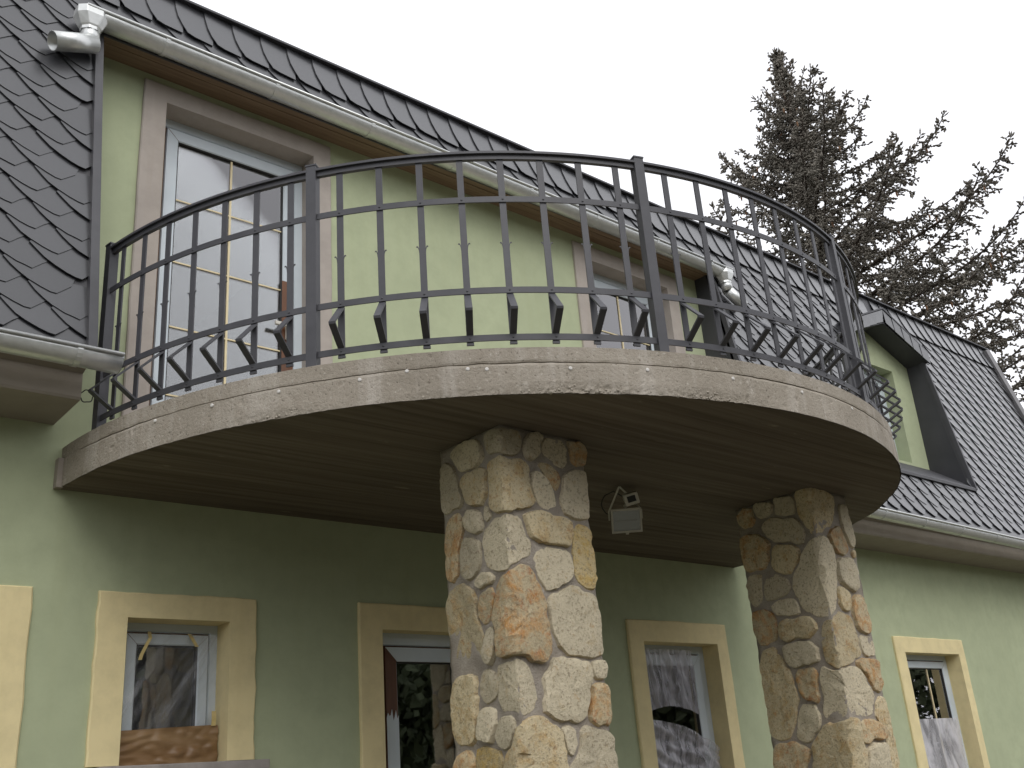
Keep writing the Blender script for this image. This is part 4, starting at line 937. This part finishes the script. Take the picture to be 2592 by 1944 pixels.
sheet(5.23, 6.20, 0.95, 1.86, 0.110, FILM_WHITE, 'plastic_sheet', 'whitish plastic sheet over the lower half of the narrow side window', 'plastic sheet', (16, 3), 0.012)
mb = MB(); nx, nz_ = 40, 16
for j in range(nz_+1):
    for i in range(nx+1):
        u_, v_ = i/nx, j/nz_; z = 1.777+(0.165+0.02*u_)*v_; x = -2.352+0.545*u_
        s_ = nz(u_*5+v_*2, v_*4-u_*3, 1); mb.v.append((x, 0.085-0.030*abs(s_)-0.006*abs(nz(u_*6, v_*9+u_*4, 2)), z))
mb.f = [(j*(nx+1)+i, j*(nx+1)+i+1, (j+1)*(nx+1)+i+1, (j+1)*(nx+1)+i) for j in range(nz_) for i in range(nx)]
tag(mb.build('packing_paper', PAPER, smooth=True), 'crumpled brown packing paper stuffed along the foot of the small window', 'paper')
def tape(path, wd, label):
    mb = MB()
    for i, (x, y, z) in enumerate(path): mb.v += [(x-wd/2, y, z), (x+wd/2, y-0.001, z), (x+wd/2, y-0.0035, z), (x-wd/2, y-0.0025, z)]
    for i in range(len(path)-1):
        for k in range(4): mb.f.append((i*4+k, i*4+(k+1) % 4, i*4+4+(k+1) % 4, i*4+4+k))
    mb.f += [(0, 1, 2, 3), tuple((len(path)-1)*4+k for k in range(4))]
    tag(mb.build('masking_tape', TAPE), label, 'tape')
tape([(-2.190, 0.118, 2.440), (-2.200, 0.075, 2.40), (-2.225, 0.06, 2.36), (-2.250, 0.055, 2.31), (-2.256, 0.055, 2.285)], 0.018, 'long loose strip of masking tape dangling over the small taped window')
tape([(-1.970, 0.118, 2.435), (-1.968, 0.075, 2.40), (-1.955, 0.07, 2.375), (-1.945, 0.07, 2.36)], 0.020, 'short piece of masking tape at the head of the small taped window')
tape([(-1.835, 0.075, 2.03), (-1.835, 0.072, 1.99), (-1.838, 0.070, 1.955)], 0.024, 'stub of masking tape above the corner of the brown packing paper')

# ------------------------------------------------------------------ spruce behind the house
TX, TY, TH_ = 15.9, 6.0, 18.6
tree = thing('spruce_tree', (TX, TY, 0), 'tall brownish spruce with ragged drooping branches rising behind the roof', 'tree')
tr = MB(); tr.tube([(TX+0.05*nz(i, 0, 0), TY+0.05*nz(0, i, 0), TH_*i/24) for i in range(25)], [0.26*(1-i/25)**0.9+0.012 for i in range(25)], 9)
RT = Vector((math.cos(YAW), -math.sin(YAW), 0)); shoots = []; cones = []
def shoot(p, d, l, r): shoots.append((*p, *d, l, r))
z = 2.6
while z < TH_-0.15:
    dd = TH_-z; nb = random.randint(4, 6); a0 = random.uniform(0, 6.28)
    for b in range(nb):
        a = a0+6.283*b/nb+random.gauss(0, 0.25); hd = Vector((math.cos(a), math.sin(a), 0))
        Lb = 0.42*dd**1.24*(1+0.16*hd.dot(RT))*random.choice((0.5, 0.75, 0.95, 1.05, 1.2)); Lb = min(max(Lb, 0.15), 5.2)
        el = math.radians(max(10, 50-3.6*dd)+random.gauss(0, 8)); nseg = max(4, int(Lb/0.22)); p = Vector((TX, TY, z+random.uniform(-.12, .12))); path = [p.copy()]; dirs = []
        for s_ in range(nseg):
            t_ = (s_+1)/nseg; e2 = el-math.radians(16)*math.sin(t_*math.pi)*min(1, dd/6)+math.radians(20)*max(0, t_-0.6)/0.4
            az = a+0.12*math.sin(3*t_+b); d = Vector((math.cos(az)*math.cos(e2), math.sin(az)*math.cos(e2), math.sin(e2))); p = p+d*(Lb/nseg); path.append(p.copy()); dirs.append(d)
        tr.tube(path, [0.010+0.017*Lb*0.5*(1-i/(nseg+0.5)) for i in range(nseg+1)], 5, cap=False)
        for s_ in range(1, nseg+1):
            t_ = s_/nseg; d = dirs[s_-1]; side = d.cross(Vector((0, 0, 1))).normalized()
            if t_ < 0.2 and dd > 2.5: continue
            for _k in range(random.choice((1, 1, 2)) if dd < 2.2 else random.choice((3, 3, 4))):
                sg = random.choice((-1, 1)); q = path[s_]-d*random.uniform(0, Lb/nseg)
                Ls = (0.18+0.42*(1-abs(t_-0.45))*min(1, dd/4))*random.uniform(0.45, 1.1)*(0.6 if t_ > 0.85 else 1)
                dr = (d*random.uniform(0.35, 0.95)+side*sg*random.uniform(0.35, 1.0)+Vector((0, 0, random.uniform(-0.95, 0.25)))).normalized(); ns = max(2, int(Ls/0.075)); qq = q.copy(); tw = [q.copy()]
                for m_ in range(ns):
                    dr = (dr+Vector((random.gauss(0, .13), random.gauss(0, .13), random.gauss(-0.05, .13)))).normalized(); qq = qq+dr*(Ls/ns); tw.append(qq.copy())
                    for _j in range(random.choice((1, 2)) if m_ < ns-1 else 3):
                        sd_ = (dr*random.uniform(0.5, 1.1)+Vector((random.gauss(0, .7), random.gauss(0, .7), random.gauss(0, .65)))).normalized(); shoot(qq-dr*random.uniform(0, .04), sd_, random.uniform(0.07, 0.14), random.uniform(0.022, 0.034))
                    shoot(tw[-2]-dr*0.01, dr, Ls/ns+0.03, 0.023)
                if random.random() < 0.022 and dd < 9: cones.append(qq.copy())
            for _q in range(3): shoot(path[s_]-d*random.uniform(0, 0.2), (d*0.7+Vector((random.gauss(0, .5), random.gauss(0, .5), random.gauss(0, .5)))).normalized(), random.uniform(0.09, 0.16), 0.028)
        for _ in range(4): shoot(path[-1], (dirs[-1]+Vector((random.gauss(0, .5), random.gauss(0, .5), random.gauss(0, .4)))).normalized(), random.uniform(0.10, 0.2), 0.02)
    z += 0.36 if dd > 4 else 0.24
for i in range(26):
    q = Vector((TX, TY, TH_-1.6*random.random())); shoot(q, Vector((random.gauss(0, .6), random.gauss(0, .6), random.uniform(-.2, .8))).normalized(), random.uniform(0.1, 0.22), 0.02)
for i in range(16): cones.append(Vector((TX+random.gauss(0, .16), TY+random.gauss(0, .16), TH_-0.25-random.random()*1.3)))
shoot(Vector((TX, TY, TH_-0.1)), Vector((0, 0, 1)), 0.35, 0.016)
tr.build('trunk', BARK, tree, smooth=True)
S = np.array(shoots); n = len(S); P0 = S[:, :3]-np.array([TX, TY, 0]); D = S[:, 3:6]; Ls_ = S[:, 6:7]; Rs = S[:, 7:8]
ref = np.where(np.abs(D[:, 2:3]) < 0.9, np.array([[0, 0, 1.0]]), np.array([[1.0, 0, 0]])); A_ = np.cross(D, ref); A_ /= np.linalg.norm(A_, axis=1, keepdims=True); B_ = np.cross(D, A_)
mid_ = P0+D*Ls_*0.62; V = np.empty((n, 5, 3)); V[:, 0] = P0; V[:, 4] = P0+D*Ls_
for k in range(3): c_, s_ = math.cos(2*math.pi*k/3), math.sin(2*math.pi*k/3); V[:, 1+k] = mid_+Rs*(c_*A_+s_*B_)
tri = np.array([(0, 2, 1), (0, 3, 2), (0, 1, 3), (4, 1, 2), (4, 2, 3), (4, 3, 1)])
Fc = (np.arange(n)[:, None, None]*5+tri[None]).reshape(-1, 3)
cr = link('crown', fastmesh('crown', V.reshape(-1, 3), Fc), NEEDLE, tree)
cm_ = MB()
for q in cones: cm_.tube([q, q+Vector((0, 0, -0.02)), q+Vector((0.005, 0, -0.07)), q+Vector((0.01, 0, -0.12)), q+Vector((0.01, 0, -0.14))], [0.006, 0.018, 0.022, 0.014, 0.003], 6)
cn = cm_.build('cones', CONE, tree, smooth=True); cn['kind'] = 'stuff'
print('SPRUCE shoots', n, 'cones', len(cones))

# ------------------------------------------------------------------ wood across the street, mirrored in the glass
pts = []
for tx in np.arange(-46, 60, 3.1):
    ty = -30+rng.normal(0, 3.0); hh = rng.uniform(7.0, 10.5); cw = rng.uniform(2.2, 3.4); m_ = 2600
    ph = rng.uniform(0, 6.283, m_); tz = rng.beta(1.6, 1.3, m_); rr = cw*np.sqrt(rng.uniform(0, 1, m_))*(0.35+0.9*np.sin(np.pi*np.clip(tz*0.9+0.08, 0, 1)))
    pts.append(np.c_[tx+rr*np.cos(ph), ty+rr*np.sin(ph), 1.0+(hh-1.0)*tz])
Pt = np.concatenate(pts); n = len(Pt); a1 = rng.normal(size=(n, 3)); a1 /= np.linalg.norm(a1, axis=1, keepdims=True); a2 = np.cross(a1, rng.normal(size=(n, 3))); a2 /= np.linalg.norm(a2, axis=1, keepdims=True)
sz = rng.uniform(0.16, 0.36, (n, 1)); V = np.stack([Pt-a1*sz, Pt+a2*sz*0.6, Pt+a1*sz, Pt-a2*sz*0.6], 1).reshape(-1, 3)
wd = link('wood', fastmesh('wood', V, np.arange(4*n).reshape(-1, 4)), LEAF); wd['kind'] = 'stuff'; tag(wd, 'row of leafy trees across the street mirrored in the glass', 'trees')
